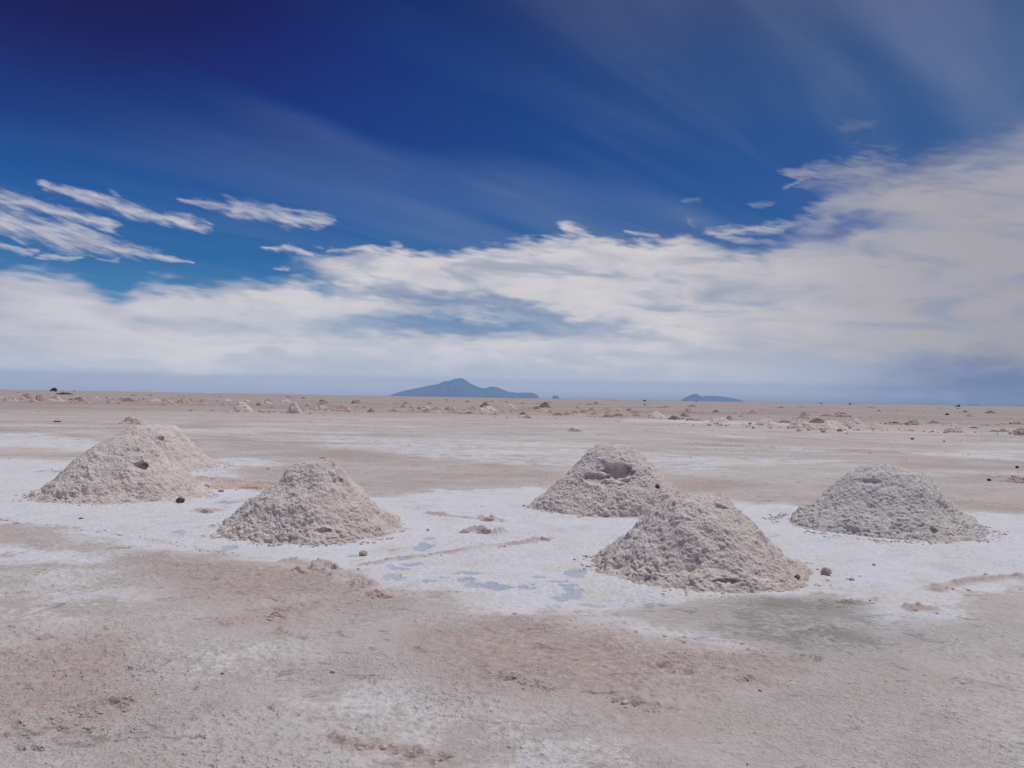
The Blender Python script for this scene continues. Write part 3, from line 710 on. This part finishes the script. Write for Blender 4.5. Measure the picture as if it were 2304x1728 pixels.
# ---------------------------------------------------------------- small salt heaps across the far field
# strip origin, then (x, base, width, height, tone) in strip units of 1/5.53 picture point
ST = {0: [(15,190,50,20,'p'),(80,228,60,45,'m'),(165,228,80,40,'p'),(270,215,110,50,'m'),(335,205,110,80,'m'),(410,245,110,50,'m'),(512,232,130,100,'m'),(690,232,150,70,'p'),(240,132,90,10,'d'),(890,222,60,25,'d'),(990,255,180,80,'m'),(1180,218,120,50,'m'),
 (1340,215,90,40,'p'),(1400,230,110,45,'m'),(1370,262,70,35,'m'),(1495,270,60,28,'m'),(1520,212,60,22,'d'),(1600,238,140,50,'d'),(1780,232,130,50,'m'),(1665,165,70,14,'d'),(1885,165,50,14,'d'),(1930,242,130,45,'p'),(2065,248,120,50,'m'),(2100,285,170,62,'m'),(2170,205,60,25,'m'),(805,151,170,28,'k')],
 400: [(70,260,130,70,'m'),(95,240,80,75,'p'),(160,232,70,35,'m'),(320,245,80,45,'m'),(318,280,80,30,'m'),(375,230,50,30,'p'),(490,236,32,12,'d'),(620,235,80,35,'p'),(575,278,60,30,'m'),(600,298,50,24,'p'),(640,280,50,15,'m'),(480,296,50,24,'p'),(855,245,90,30,'p'),(810,370,230,130,'P'),(1018,290,80,50,'m'),(1070,265,140,42,'p'),(1130,240,90,42,'m'),(1290,243,50,20,'d'),(1338,245,110,40,'p'),(1375,188,50,18,'d'),(1420,199,22,8,'k'),(1562,199,50,12,'k'),(1190,322,70,38,'p'),(1450,387,240,145,'P'),(1565,252,70,13,'m'),(1620,298,80,35,'m'),(1700,250,70,18,'m'),(1800,245,70,36,'d'),(1855,263,90,40,'m'),(1775,278,90,24,'d'),(1765,342,190,72,'m'),(2065,360,225,88,'m'),(2190,265,50,50,'m')],
 800: [(30,262,80,55,'m'),(30,305,50,18,'m'),(115,322,80,34,'m'),(205,370,80,55,'m'),(380,318,80,30,'m'),(415,278,80,25,'m'),(480,368,130,45,'m'),(510,320,60,20,'m'),(600,318,80,42,'m'),(645,275,90,50,'m'),(712,320,80,45,'p'),(730,375,150,55,'m'),(790,345,60,48,'m'),(865,318,90,40,'p'),(895,368,110,45,'m'),(930,278,100,40,'m'),(1005,340,120,45,'m'),(1010,382,100,28,'p'),(1190,348,140,65,'m'),(1225,380,130,45,'m'),(1320,398,80,30,'m'),(1420,390,90,27,'d'),(1132,222,26,10,'k'),(1140,243,34,12,'d'),(1228,229,12,8,'k'),(1390,248,62,22,'d'),(1460,332,80,34,'m'),(1612,308,110,70,'d'),(1700,245,110,25,'m'),(1650,358,180,65,'p'),(1640,396,130,36,'p'),(1735,408,90,32,'m'),(1895,250,90,28,'m'),(1905,310,140,55,'p'),(1865,375,110,34,'m'),(1950,377,60,34,'p'),(2075,267,44,18,'d'),(2082,402,80,35,'d'),(1975,340,60,30,'p'),(2145,348,150,48,'m'),(2150,448,180,52,'p')],
 1200: [(148,315,130,78,'d'),(40,335,90,36,'d'),(222,262,90,34,'m'),(65,270,50,12,'d'),(115,360,120,34,'p'),(225,380,100,40,'m'),(310,412,110,34,'d'),(555,325,80,34,'m'),(440,408,110,45,'m'),(520,390,90,34,'m'),(625,380,90,45,'m'),(570,425,130,28,'p'),(575,273,36,10,'d'),(695,277,50,10,'k'),(780,277,80,38,'m'),(855,280,50,9,'d'),(730,352,90,40,'m'),(765,408,100,40,'m'),(920,350,120,40,'m'),(930,390,90,32,'m'),(920,435,110,34,'d'),(1060,425,130,40,'d'),(1070,365,110,38,'p'),(1205,355,90,45,'m'),(1290,388,110,45,'m'),(1295,425,110,42,'m'),(1390,285,50,28,'m'),(1530,450,240,92,'P'),(1440,440,110,40,'m'),(1580,318,60,12,'d'),(1670,320,120,40,'m'),(1985,310,90,45,'m'),(1930,380,140,60,'m'),(1890,430,110,70,'m'),(1760,465,130,55,'d'),(1975,480,150,40,'m'),(2130,390,100,34,'m')],
 1600: [(60,375,80,32,'d'),(290,393,110,34,'m'),(520,393,120,45,'m'),(382,433,70,28,'m'),(232,475,100,65,'m'),(110,548,330,112,'P'),(870,322,80,30,'m'),(640,345,32,10,'d'),(690,538,310,90,'P'),(920,508,150,45,'m'),(1110,582,300,128,'P'),(1150,455,150,50,'m'),(1160,412,110,48,'m'),(1330,505,165,64,'r'),(1270,440,110,34,'p'),(1425,418,100,20,'d'),(1620,432,220,84,'m'),(1500,602,400,125,'P'),(1775,525,220,88,'P'),(1690,562,180,88,'P'),(2060,587,280,76,'P'),(2000,322,100,15,'d'),(2090,362,50,18,'d'),(1125,311,90,6,'k')],
 1904: [(620,528,220,48,'m'),(830,532,170,78,'m'),(625,358,60,13,'m'),(1100,515,140,48,'m'),(1045,470,70,24,'p'),(1175,326,30,9,'d'),(1390,333,18,13,'k'),(1258,410,42,28,'k'),(1300,413,40,20,'p'),(1480,375,62,25,'d'),(1790,388,110,38,'d'),(1530,427,90,34,'m'),(1350,628,250,112,'P'),(1590,575,80,20,'d'),(1735,541,90,18,'m'),(1865,385,100,15,'m'),(1840,618,100,30,'m'),(1955,617,120,45,'m'),(2100,455,120,15,'m'),(2110,525,130,34,'m'),(2180,657,210,95,'m')]}
TONE = {'p': ((1.06, 1.02, 1.0), 'pale'), 'P': ((1.08, 1.05, 1.03), 'pale'), 'm': ((.84, .75, .715), 'brownish'), 'd': ((.52, .43, .40), 'dark'), 'r': ((.54, .40, .36), 'reddish dark'), 'k': ((.13, .095, .09), 'near-black')}
def variant(i, res, kind, nz=None):
    rnd = random.Random(i*7+res[0])
    if kind == 'cone':
        L = [(0, .58), (.2+.12*rnd.random(), .53), (.62, .26), (1, 0)]; Q = [(0, .58), (.2+.15*rnd.random(), .54), (.6+.1*rnd.random(), .30), (1, 0)]
    elif kind == 'broad':
        L = [(0, .5), (.35, .46), (.7, .2), (1, 0)]; Q = [(0, .5), (.3, .40), (.6, .26), (1, 0)]
    else:
        L = [(0, .32), (.3, .24), (.5, .30), (.75, .12), (1, 0)]; Q = [(0, .32), (.25, .36), (.55, .16), (.8, .14), (1, 0)]
    me = pile_mesh('salt_heap', L, Q, 200+i*13, res, noisy=nz or (3.0 if kind != 'low' else 4.0), clod=(nz or 2.4)*.9, lowamp=.22 if nz else .38)
    me.materials.append(M_PILE)
    co = np.empty(len(me.vertices)*3, np.float32); me.vertices.foreach_get('co', co); co = co.reshape(-1, 3)
    return me, co[:, 2].max()
VAR = {k: [variant(i + 20*kk, (120, 34), k) for i in range(n)] for kk, (k, n) in enumerate((('cone', 6), ('broad', 6), ('low', 5)))}
BIGV = [variant(300+i, (300, 84), 'cone' if i % 2 else 'broad', 1.5) for i in range(6)]
AREA = [(0, 'near the left edge'), (120, 'below the far lorry'), (260, 'beyond leftmost large pile'), (420, 'left of the flat-topped cone'), (600, 'beyond the flat-topped cone'), (800, 'left of the volcano'), (960, 'under the volcano peak'),
        (1090, 'by the volcano\'s right shoulder'), (1230, 'beyond the cave pile'), (1440, 'beyond the nearest large pile'), (1600, 'right of the twin hills'), (1760, 'left of the grey pile'), (1930, 'beyond the greyer pile'), (2120, 'near the right edge')]
heaps = []
ri = random.Random(5)
for x0, lst in ST.items():
    for cx, v, w, h, tone in lst:
        px, py = x0 + cx/5.53, 860 + v/5.53
        wp, hp = w/5.53, h/5.53
        dep = max(py - hor(px), 2.2)
        D = CAMH*FPX/dep
        wm_, hm_ = wp*D/FPX, hp*D/FPX
        X_, Y_ = at_dist(px, D + wm_*.35)
        ratio = h/w
        if tone == 'P': me, zt = ri.choice(BIGV)
        else: me, zt = ri.choice(VAR['cone' if ratio > .44 else 'broad' if ratio > .3 else 'low'])
        o = bpy.data.objects.new('salt_heap', me); C.objects.link(o)
        o.location = (X_, Y_, 0.0); o.rotation_euler.z = ri.uniform(0, 6.28)
        # the ground rises nothing here: heaps stand straight on the flat
        o.scale = (wm_*.5*1.2, wm_*.5*ri.uniform(.8, 1.2), hm_/zt*1.0)
        if tone != 'P' : o.rotation_euler.z = ri.choice((0, math.pi)) + ri.uniform(-.35, .35)
        c_ = TONE[tone][0]; f = ri.uniform(.93, 1.07)
        o.color = (c_[0]*f, c_[1]*f, c_[2]*f, 1)
        area = [a for q, a in AREA if px >= q][-1]
        row = 'by the horizon' if dep < 12 else 'in mid-field' if dep < 25 else 'on the near side'
        size = ('tiny' if wp < 10 else 'small' if wp < 19 else 'broad' if wp < 40 else 'very broad') + (' low' if ratio < .26 else '')
        heaps.append((px, py, f'{size} {TONE[tone][1]} heap {row}, {area}', o))
from collections import defaultdict
gr_ = defaultdict(list)
for hps in heaps: gr_[hps[2]].append(hps)
ORD = ['first', 'second', 'third', 'fourth', 'fifth', 'sixth', 'seventh', 'eighth', 'ninth', 'tenth', 'eleventh', 'twelfth']
for lab, L_ in gr_.items():
    L_.sort(key=lambda q: q[0])
    for i, q in enumerate(L_):
        e = '' if len(L_) == 1 else (', left one' if i == 0 else ', right one') if len(L_) == 2 else ', leftmost' if i == 0 else ', rightmost' if i == len(L_)-1 else f', {ORD[i]} from left'
        tag(q[3], lab + e, 'salt heap', 'small salt heaps scattered over the far field')
# the two low rubble heaps lying closer
def low_heap(px, py, w, h, label, seed, tint=(1, 1, 1), mat=None):
    D = CAMH*FPX/(py - hor(px)); wm_, hm_ = w*D/FPX/2, h*D/FPX
    X_, Y_ = at_dist(px, D + wm_*.3)
    L = [(0, hm_*.9), (wm_*.3, hm_), (wm_*.6, hm_*.45), (wm_*.8, hm_*.2), (wm_, 0)]; Q = [(0, hm_*.9), (wm_*.25, hm_*.6), (wm_*.5, hm_*.7), (wm_*.8, hm_*.25), (wm_, 0)]
    me = pile_mesh('rubble_heap', L, Q, seed, (420, 90), .5, noisy=.8, clod=min(1.4, hm_*6), lowamp=.3)
    o = link('rubble_heap', me, mat or M_PILE, loc=(X_, Y_, 0)); o.color = (*tint, 1)
    return tag(o, label, 'salt heap', 'low rubble heaps of broken salt')
low_heap(303, 954, 76, 18, 'low crumbling pink salt heap just beyond the half-hidden pale pile', 901, (1.02, .95, .92))
low_heap(1293, 971, 42, 7, 'thin low rubble heap on the flat beyond the pile with the cave', 903, (.8, .72, .68))
low_heap(1098, 1200, 42, 15, 'dark brownish clod heap on white salt between the flat-topped cone and the cave pile', 905, (.66, .60, .58))
low_heap(1053, 1199, 34, 9, 'small crumbly clod heap just left of the dark brownish one', 907, (.85, .80, .78))
low_heap(1105, 1172, 44, 8, 'flat dark-topped clod heap up the white salt from the brownish clod heap', 909, (.75, .68, .66))
low_heap(467, 1154, 46, 11, 'low pinkish clod heap on white salt between the leftmost pile and flat-topped cone', 911, (.98, .92, .90))
low_heap(1228, 1217, 40, 12, 'pink clod heap at the right end of the thin rubble line', 913, (1, .88, .85))
low_heap(2290, 1086, 90, 16, 'low rubble heap cut by the right edge, beyond the greyer pile', 915, (.85, .78, .75))
low_heap(1910, 1360, 76, 9, 'low line of brown clods on the grey patch right of the nearest pile', 917, (.8, .72, .70))
low_heap(2060, 1374, 44, 9, 'small pinkish clod heap right of the dark damp patch', 919, (.95, .86, .83))
low_heap(762, 1282, 30, 17, 'knobbly pink clod heap where the reddish patch meets white salt', 921, (1, .9, .87))
low_heap(690, 1292, 90, 17, 'broad knobbly pink crust heap on the reddish patch near white salt', 923, (1, .88, .85))
low_heap(870, 1346, 110, 16, 'long ridged pink crust heap below the blue puddles', 925, (1, .9, .87))
low_heap(640, 1388, 70, 13, 'brownish pink crust heap at the left end of the ridge below the puddles', 927, (.92, .80, .76))
low_heap(560, 1098, 190, 11, 'long low strip of pink rubble right of the leftmost pile', 929, (.92, .82, .79))

# ---------------------------------------------------------------- stones and crumbs
def rock_mesh(name, seed, sub=3, squash=.7, rough=.35):
    import bmesh
    bm = bmesh.new(); bmesh.ops.create_icosphere(bm, subdivisions=sub, radius=1)
    co = np.array([v.co[:] for v in bm.verts]); fc = np.array([[v.index for v in f.verts] for f in bm.faces]); bm.free()
    n = 1 + 1.5*rough*fbm3(co[:, 0]*1.3+seed, co[:, 1]*1.3, co[:, 2]*1.3, 4, seed, .6) + .22*lumps(co[:, 0]*1.9, co[:, 1]*1.9, co[:, 2]*1.9, seed+1)
    co = co*n[:, None]; co[:, 2] *= squash
    return co, fc
def stone(px, py, w, h, label, mat, seed, cat='stone', name='stone', grp='loose stones and clods on the salt'):
    g = ground(px, py); D = g[1]
    co, fc = rock_mesh(name, seed, 4, 1.0)
    k = w*D/FPX/2/np.abs(co[:, 0]).max(); kz = h*D/FPX/(co[:, 2].max()-co[:, 2].min())/.88
    co = co*[k, k, kz]; co[:, 2] -= co[:, 2].min() + .12*h*D/FPX
    me = mesh_np(name, co, np.zeros((0, 4), int), fc)
    o = link(name, me, mat, loc=(g[0], g[1] + k*.8, 0))
    return tag(o, label, cat, grp)
stone(403, 1132, 22, 12, 'dark stone lying against the foot of the leftmost large pile', M_STONE, 1)
stone(463, 1100, 13, 10, 'round grey stone on the white salt right of the leftmost pile', M_CLOD, 2)
stone(496, 1107, 14, 6, 'flat pinkish clod on white salt, right of the round grey stone', M_CLOD, 3, 'clod', 'clod')
stone(816, 1251, 20, 11, 'single brown clod on white salt in front of the flat-topped cone', M_CLOD, 4, 'clod', 'clod')
stone(963, 1195, 7, 5, 'tiny round clod between the flat-topped cone and the brownish clod heap', M_CLOD, 5, 'clod', 'clod')
stone(1862, 1297, 25, 19, 'largest loose clod, lying just right of the nearest pile', M_CLOD, 63, 'clod', 'clod')
stone(1918, 1308, 12, 7, 'small clod right of the largest loose clod', M_CLOD, 7, 'clod', 'clod')
stone(1967, 1273, 8, 5, 'tiny grey clod on white salt in front of the greyer pile', M_CLOD, 8, 'clod', 'clod')
stone(1935, 1298, 6, 3, 'tiny flat clod just above the small clod right of the nearest pile', M_CLOD, 9, 'clod', 'clod')
stone(2227, 1083, 10, 6, 'dark stone on the grey flat right of the greyer pile\'s top', M_STONE, 10)
stone(2054, 989, 8, 4, 'dark stone on the streaked flat above the greyer pile', M_STONE, 11)
stone(2125, 994, 5, 3, 'smaller dark stone right of the one above the greyer pile', M_STONE, 12)
stone(2290, 1054, 8, 6, 'dark stone at the right edge above the cut-off rubble heap', M_STONE, 13)
stone(1958, 1353, 4, 4, 'black pebble on the grey patch right of the nearest pile', M_STONE, 14, 'pebble', 'pebble')
stone(195, 1491, 6, 4, 'black pebble on the pink patch at the lower left', M_STONE, 15, 'pebble', 'pebble')
stone(499, 1518, 7, 4, 'black pebble alone on the grey salt right of the lower left pink patch', M_STONE, 16, 'pebble', 'pebble')
stone(1682, 1722, 4, 4, 'black pebble at the bottom edge of the picture', M_STONE, 17, 'pebble', 'pebble')
stone(1436, 1503, 4, 3, 'tiny black pebble on the central pink patch', M_STONE, 18, 'pebble', 'pebble')
stone(602, 1057, 8, 3, 'small dark stone left of the flat-topped cone\'s summit', M_STONE, 19)
stone(180, 1168, 11, 3, 'thin dark chip on the white salt in front of the leftmost pile', M_STONE, 20)
stone(126, 950, 17, 3, 'thin dark sliver on the grey flat above left of the leftmost pile', M_STONE, 21)
stone(800, 1645, 7, 5, 'small dark pebble near the bottom, left of centre', M_STONE, 22, 'pebble', 'pebble')

def scatter(name, pts, seed, mat, label, nvar=14):
    rnd = np.random.RandomState(seed)
    bank = [rock_mesh('c', 500+i, 1 if True else 2, .75, .5) for i in range(nvar)]
    cos, fcs, off = [], [], 0
    for (x, y, z, s) in pts:
        co, fc = bank[rnd.randint(nvar)]
        a = rnd.rand()*6.28; c, sn = math.cos(a), math.sin(a)
        m = co * [s, s*(.7+.5*rnd.rand()), s*(.6+.5*rnd.rand())]
        m = np.stack([m[:, 0]*c - m[:, 1]*sn + x, m[:, 0]*sn + m[:, 1]*c + y, m[:, 2] + z + s*.25], 1)
        cos.append(m); fcs.append(fc + off); off += len(m)
    me = mesh_np(name, np.concatenate(cos), np.zeros((0, 4), int), np.concatenate(fcs))
    o = link(name, me, mat); return tag(o, label, 'salt crumbs', None, 'stuff')
rnd = np.random.RandomState(3)
pts = []
for lab, (x0, y0, r_) in PILES.items():
    for _ in range(900):
        a = rnd.rand()*6.28; q = r_*(1.0 + abs(rnd.randn())*.08)
        sz = .004 + .018*rnd.rand()**4
        if fbm2(np.array([x0+math.cos(a)*2]), np.array([y0+math.sin(a)*2]), 3, 19)[0] < -.08: continue
        pts.append((x0 + math.cos(a)*q, y0 + math.sin(a)*q, 0, sz))
for ln, w, hh in RIDGE:
    if hh <= 0: continue
    g = [ground(*p) for p in ln]
    for (a, b), (c, d) in zip(g[:-1], g[1:]):
        L_ = math.hypot(c-a, d-b)
        for _ in range(int(L_*70)):
            t = rnd.rand(); sz = (.004 + .014*rnd.rand()**4) * (1 + b/40)
            pts.append((a+(c-a)*t + rnd.randn()*w*1.1, b+(d-b)*t + rnd.randn()*w*1.1, 0, sz))
for _ in range(1500):                                   # thin strays over the flat
    a = math.radians(rnd.uniform(-36, 36)); q = 3 + 60*rnd.rand()**1.8
    x_, y_ = math.sin(a)*q, math.cos(a)*q
    if fbm2(np.array([x_*.7]), np.array([y_*.7]), 3, 9)[0] < .02: continue
    pts.append((x_, y_, 0, (.002 + .007*rnd.rand()**4) * (1 + q/12)))
scatter('salt_crumbs', pts, 4, M_PILE, 'loose crumbs of salt strewn round the piles and along the ridges')

pts = []
for px, py, lab, o in heaps:                            # broken crust lying thick round the far heaps
    hx_, hy_ = o.location.x, o.location.y; w_ = o.scale[0]
    for _ in range(16):
        a = rnd.rand()*6.28; q = w_*(1.0 + abs(rnd.randn())*1.3)
        pts.append((hx_ + math.cos(a)*q*1.6, hy_ + math.sin(a)*q*1.2, 0, w_*(.03 + .12*rnd.rand()**3)))
for _ in range(1500):
    px = rnd.uniform(-40, 2340); dep = rnd.uniform(5, 55) if rnd.rand() < .6 else rnd.uniform(55, 110)
    if fbm2(np.array([px*.006]), np.array([dep*.09]), 3, 29)[0] < .0: continue
    D = CAMH*FPX/dep; x_, y_ = at_dist(px, D); pts.append((x_, y_, 0, D*.00045*(.6 + 1.6*rnd.rand()**3)))
rb = scatter('salt_rubble', pts, 8, M_PILE, 'rough band of broken salt crust between the far heaps'); rb.color = (.80, .70, .665, 1)

# ---------------------------------------------------------------- far mountains
M_MTN = plain('mountain_rock_hazed', (0.07, 0.165, 0.31), 0.95, 0.35, .0012)  # haze blue put into the rock colour, on top of the haze volume
M_SNOW = plain('mountain_summit', (0.20, 0.19, 0.19), 0.95, 0.35, .002)
def mountain(prof, dist, depth, name, label, seed, nx=260, ny=40):
    xs = np.array([at_dist(p[0], dist)[0] for p in prof]); zs = np.array([max(hor(p[0]) - p[1], 0)*dist/FPX for p in prof])
    X_ = np.linspace(xs[0], xs[-1], nx); Z = np.interp(X_, xs, zs)
    v = np.linspace(-1, 1, ny)
    XX, VV = np.meshgrid(X_, v)
    ZZ = np.tile(Z, (ny, 1))
    env = np.cos(VV*np.pi/2)**.8
    r_ = fbm2(XX/1500, VV*depth/1500, 5, seed, .55)
    zz = ZZ*env*(1 + .35*r_*(1-env)*2)
    wid = depth*(.35 + .65*ZZ/ZZ.max())
    co = np.stack([XX + 0*r_, dist + VV*wid + r_*200, zz - 2], -1).reshape(-1, 3)
    i = np.arange(ny-1)[:, None]; j = np.arange(nx-1)[None, :]
    q = np.stack([i*nx+j, i*nx+j+1, (i+1)*nx+j+1, (i+1)*nx+j], -1).reshape(-1, 4)
    me = mesh_np(name, co, q); o = link(name, me, M_MTN); o['kind'] = 'structure'; o['label'] = label
    return o
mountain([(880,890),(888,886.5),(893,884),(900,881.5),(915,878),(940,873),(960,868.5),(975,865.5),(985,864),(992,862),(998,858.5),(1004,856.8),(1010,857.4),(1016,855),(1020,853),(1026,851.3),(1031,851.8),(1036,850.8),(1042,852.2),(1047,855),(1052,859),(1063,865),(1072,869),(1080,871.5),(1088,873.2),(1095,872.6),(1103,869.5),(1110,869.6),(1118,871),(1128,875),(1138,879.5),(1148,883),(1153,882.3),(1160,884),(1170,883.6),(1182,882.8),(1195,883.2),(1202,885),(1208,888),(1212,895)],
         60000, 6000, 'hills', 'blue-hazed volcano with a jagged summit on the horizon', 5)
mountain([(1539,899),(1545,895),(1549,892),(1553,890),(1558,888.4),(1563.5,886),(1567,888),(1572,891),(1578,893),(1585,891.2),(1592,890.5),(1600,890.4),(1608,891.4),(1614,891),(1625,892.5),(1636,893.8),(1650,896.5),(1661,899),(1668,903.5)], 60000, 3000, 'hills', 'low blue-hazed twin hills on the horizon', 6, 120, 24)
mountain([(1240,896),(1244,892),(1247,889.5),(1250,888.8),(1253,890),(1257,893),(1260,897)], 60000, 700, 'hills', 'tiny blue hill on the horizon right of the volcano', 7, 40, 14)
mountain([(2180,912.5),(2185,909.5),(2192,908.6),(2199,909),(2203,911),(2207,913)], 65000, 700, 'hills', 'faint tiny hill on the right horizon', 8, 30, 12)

# ---------------------------------------------------------------- vehicles and people far off
import bmesh
M_BODY = plain('dark_vehicle_paint', (0.012, 0.014, 0.018), 0.45, .2, 3, .5)
M_TYRE = plain('tyre_rubber', (0.008, 0.008, 0.008), 0.9, .2, 6)
M_GLASS = plain('dark_window_glass', (0.01, 0.012, 0.016), 0.15, .1, 3, .5)
M_CLOTH = plain('dark_clothing', (0.05, 0.055, 0.075), 0.9, .2, 6)
def prism(name, prof, x0, x1, mat, parent, bev=.04):     # side outline (y, z) swept from x0 to x1
    bm = bmesh.new(); a = [bm.verts.new((x0, y, z)) for y, z in prof]; b = [bm.verts.new((x1, y, z)) for y, z in prof]
    bm.faces.new(a); bm.faces.new(b[::-1]); n = len(prof)
    for i in range(n): bm.faces.new((a[i], b[i], b[(i+1) % n], a[(i+1) % n]))
    bmesh.ops.recalc_face_normals(bm, faces=bm.faces)
    if bev: bmesh.ops.bevel(bm, geom=bm.edges[:], offset=bev, segments=2, affect='EDGES', profile=.6)
    me = bpy.data.meshes.new(name); bm.to_mesh(me); bm.free()
    return link(name, me, mat, parent)
def wheel(parent, x, y, r, w):
    bm = bmesh.new(); bmesh.ops.create_cone(bm, cap_ends=True, segments=24, radius1=r, radius2=r, depth=w)
    bmesh.ops.bevel(bm, geom=[e for e in bm.edges if e.calc_face_angle(0) > 1], offset=.05, segments=2, affect='EDGES')
    bmesh.ops.rotate(bm, cent=(0, 0, 0), matrix=Matrix.Rotation(math.pi/2, 3, 'Y'), verts=bm.verts)
    me = bpy.data.meshes.new('wheel'); bm.to_mesh(me); bm.free()
    return link('wheel', me, M_TYRE, parent, (x, y, r))
def empty(name, loc, rz=0):
    o = bpy.data.objects.new(name, None); C.objects.link(o); o.location = loc; o.rotation_euler.z = rz; return o
def jeep():
    t = empty('off_road_car', (0, 0, 0))
    prism('body', [(-2.3, .5), (-2.35, 1.05), (-2.2, 1.15), (.9, 1.15), (2.1, 1.05), (2.25, .9), (2.25, .5)], -.9, .9, M_BODY, t)
    prism('cabin', [(-2.25, 1.12), (-2.1, 1.8), (-1.9, 1.9), (.2, 1.9), (.95, 1.14)], -.8, .8, M_BODY, t)
    prism('window', [(-2.0, 1.25), (-1.9, 1.7), (.1, 1.7), (.6, 1.25)], -.82, .82, M_GLASS, t, 0)
    prism('roof_load', [(-1.8, 1.93), (-1.75, 2.25), (-.9, 2.32), (-.1, 2.2), (-.05, 1.93)], -.6, .6, M_CLOTH, t, .08)
    for x in (-.82, .82):
        for y in (-1.4, 1.4): wheel(t, x, y, .42, .26)
    return t
def lorry():
    t = empty('lorry', (0, 0, 0))
    prism('chassis', [(-3.8, .8), (-3.8, 1.05), (3.6, 1.05), (3.6, .8)], -1.0, 1.0, M_BODY, t)
    prism('cab', [(2.0, 1.07), (2.0, 3.1), (2.3, 3.2), (3.3, 3.1), (3.75, 2.1), (3.8, 1.07)], -1.2, 1.2, M_BODY, t, .1)
    prism('cargo_bed', [(-3.9, 1.07), (-3.95, 2.9), (1.85, 2.9), (1.85, 1.07)], -1.3, 1.3, M_BODY, t)
    prism('load', [(-3.7, 2.92), (-3.5, 3.7), (-2.2, 4.5), (-.8, 5.0), (.8, 4.7), (1.5, 3.7), (1.7, 2.92)], -1.2, 1.2, M_CLOTH, t, .25)
    prism('window', [(3.3, 2.15), (3.2, 2.9), (2.4, 2.9), (2.4, 2.15)], -1.22, 1.22, M_GLASS, t, 0)
    for x in (-1.05, 1.05):
        for y in (-2.9, -1.8, 2.8): wheel(t, x, y, .52, .32)
    return t
def copy_tree(o, parent=None):
    c = o.copy(); C.objects.link(c)
    if parent: c.parent = parent
    for ch in list(o.children): copy_tree(ch, c)
    return c
def far(o, px, D, rz, label, cat, grp=None, s=1):
    x, y = at_dist(px, D); o.location = (x, y, 0); o.rotation_euler.z = rz; o.scale = (s, s, s); tag(o, label, cat, grp); return o
far(lorry(), 120.3, 1050, 2.15, 'black high-loaded lorry parked on the horizon at the far left', 'lorry')
jp = jeep(); G4 = 'off-road cars far out on the salt flat'
far(jp, 1450, 1150, .5, 'dark off-road car on the horizon between the tiny hill and twin hills', 'car', G4)
for px, D, rz, lab in ((1911.5, 1250, 1.0, 'dark off-road car on the horizon above the greyer right pile'), (1847, 1500, .1, 'dark off-road car just left of the one above the greyer pile'),
                       (1566, 1900, 1.57, 'dark off-road car on the horizon in front of the twin hills'), (166, 1900, 1.4, 'far dark off-road car on the horizon right of the standing person'), (2155, 900, .8, 'dark off-road car far out near the right edge')):
    far(copy_tree(jp), px, D, rz, lab, 'car', G4)
def person(px, D, label):
    J = [((0, 0, .95), .13), ((0, 0, 1.2), .14), ((0, 0, 1.42), .15), ((0, 0, 1.54), .06), ((0, 0, 1.66), .10), ((0, 0, 1.74), .08),
         ((-.19, 0, 1.42), .07), ((-.24, .02, 1.14), .05), ((-.25, -.04, .88), .04), ((.19, 0, 1.42), .07), ((.24, .02, 1.14), .05), ((.25, -.04, .88), .04),
         ((-.1, 0, .88), .10), ((-.11, -.01, .48), .07), ((-.12, 0, .06), .05), ((-.12, -.14, .04), .04), ((.1, 0, .88), .10), ((.11, -.01, .48), .07), ((.12, 0, .06), .05), ((.12, -.14, .04), .04)]
    Ed = [(0,1),(1,2),(2,3),(3,4),(4,5),(2,6),(6,7),(7,8),(2,9),(9,10),(10,11),(0,12),(12,13),(13,14),(14,15),(0,16),(16,17),(17,18),(18,19)]
    me = bpy.data.meshes.new('p'); me.from_pydata([j[0] for j in J], Ed, [])
    o = bpy.data.objects.new('p', me); C.objects.link(o)
    o.modifiers.new('s', 'SKIN'); sub = o.modifiers.new('u', 'SUBSURF'); sub.levels = 1
    for v, j in zip(me.skin_vertices[0].data, J): v.radius = (j[1], j[1])
    me.skin_vertices[0].data[0].use_root = True
    m2 = bpy.data.meshes.new_from_object(o.evaluated_get(bpy.context.evaluated_depsgraph_get())); bpy.data.objects.remove(o); m2.name = 'person'
    q = link('person', m2, M_CLOTH); x, y = at_dist(px, D); q.location = (x, y, 0); q.rotation_euler.z = .4
    tag(q, label, 'person', 'people standing far off')
person(144, 760, 'person in dark clothes standing on the horizon right of the lorry')
person(1385, 800, 'person in dark clothes standing on the horizon right of the tiny hill')

# ---------------------------------------------------------------- haze
def build_haze():
    import bmesh
    bm = bmesh.new(); bmesh.ops.create_cube(bm, size=1.0)
    bmesh.ops.scale(bm, vec=(142000, 142000, HAZE_TOP + 1), verts=bm.verts); bmesh.ops.translate(bm, vec=(0, 0, (HAZE_TOP - 1)/2), verts=bm.verts)
    me = bpy.data.meshes.new('haze'); bm.to_mesh(me); bm.free()
    m = bpy.data.materials.new('haze'); m.use_nodes = True; m.node_tree.nodes.clear(); E.nt = m.node_tree
    v = E.n('ShaderNodeVolumePrincipled'); v.inputs['Color'].default_value = (0.42, 0.64, 1.0, 1); v.inputs['Density'].default_value = HAZE
    o_ = E.n('ShaderNodeOutputMaterial'); E.nt.links.new(v.outputs[0], o_.inputs['Volume'])
    o = link('haze', me, m); o['kind'] = 'stuff'; o['label'] = 'pale blue haze over the salt flat'
build_haze()
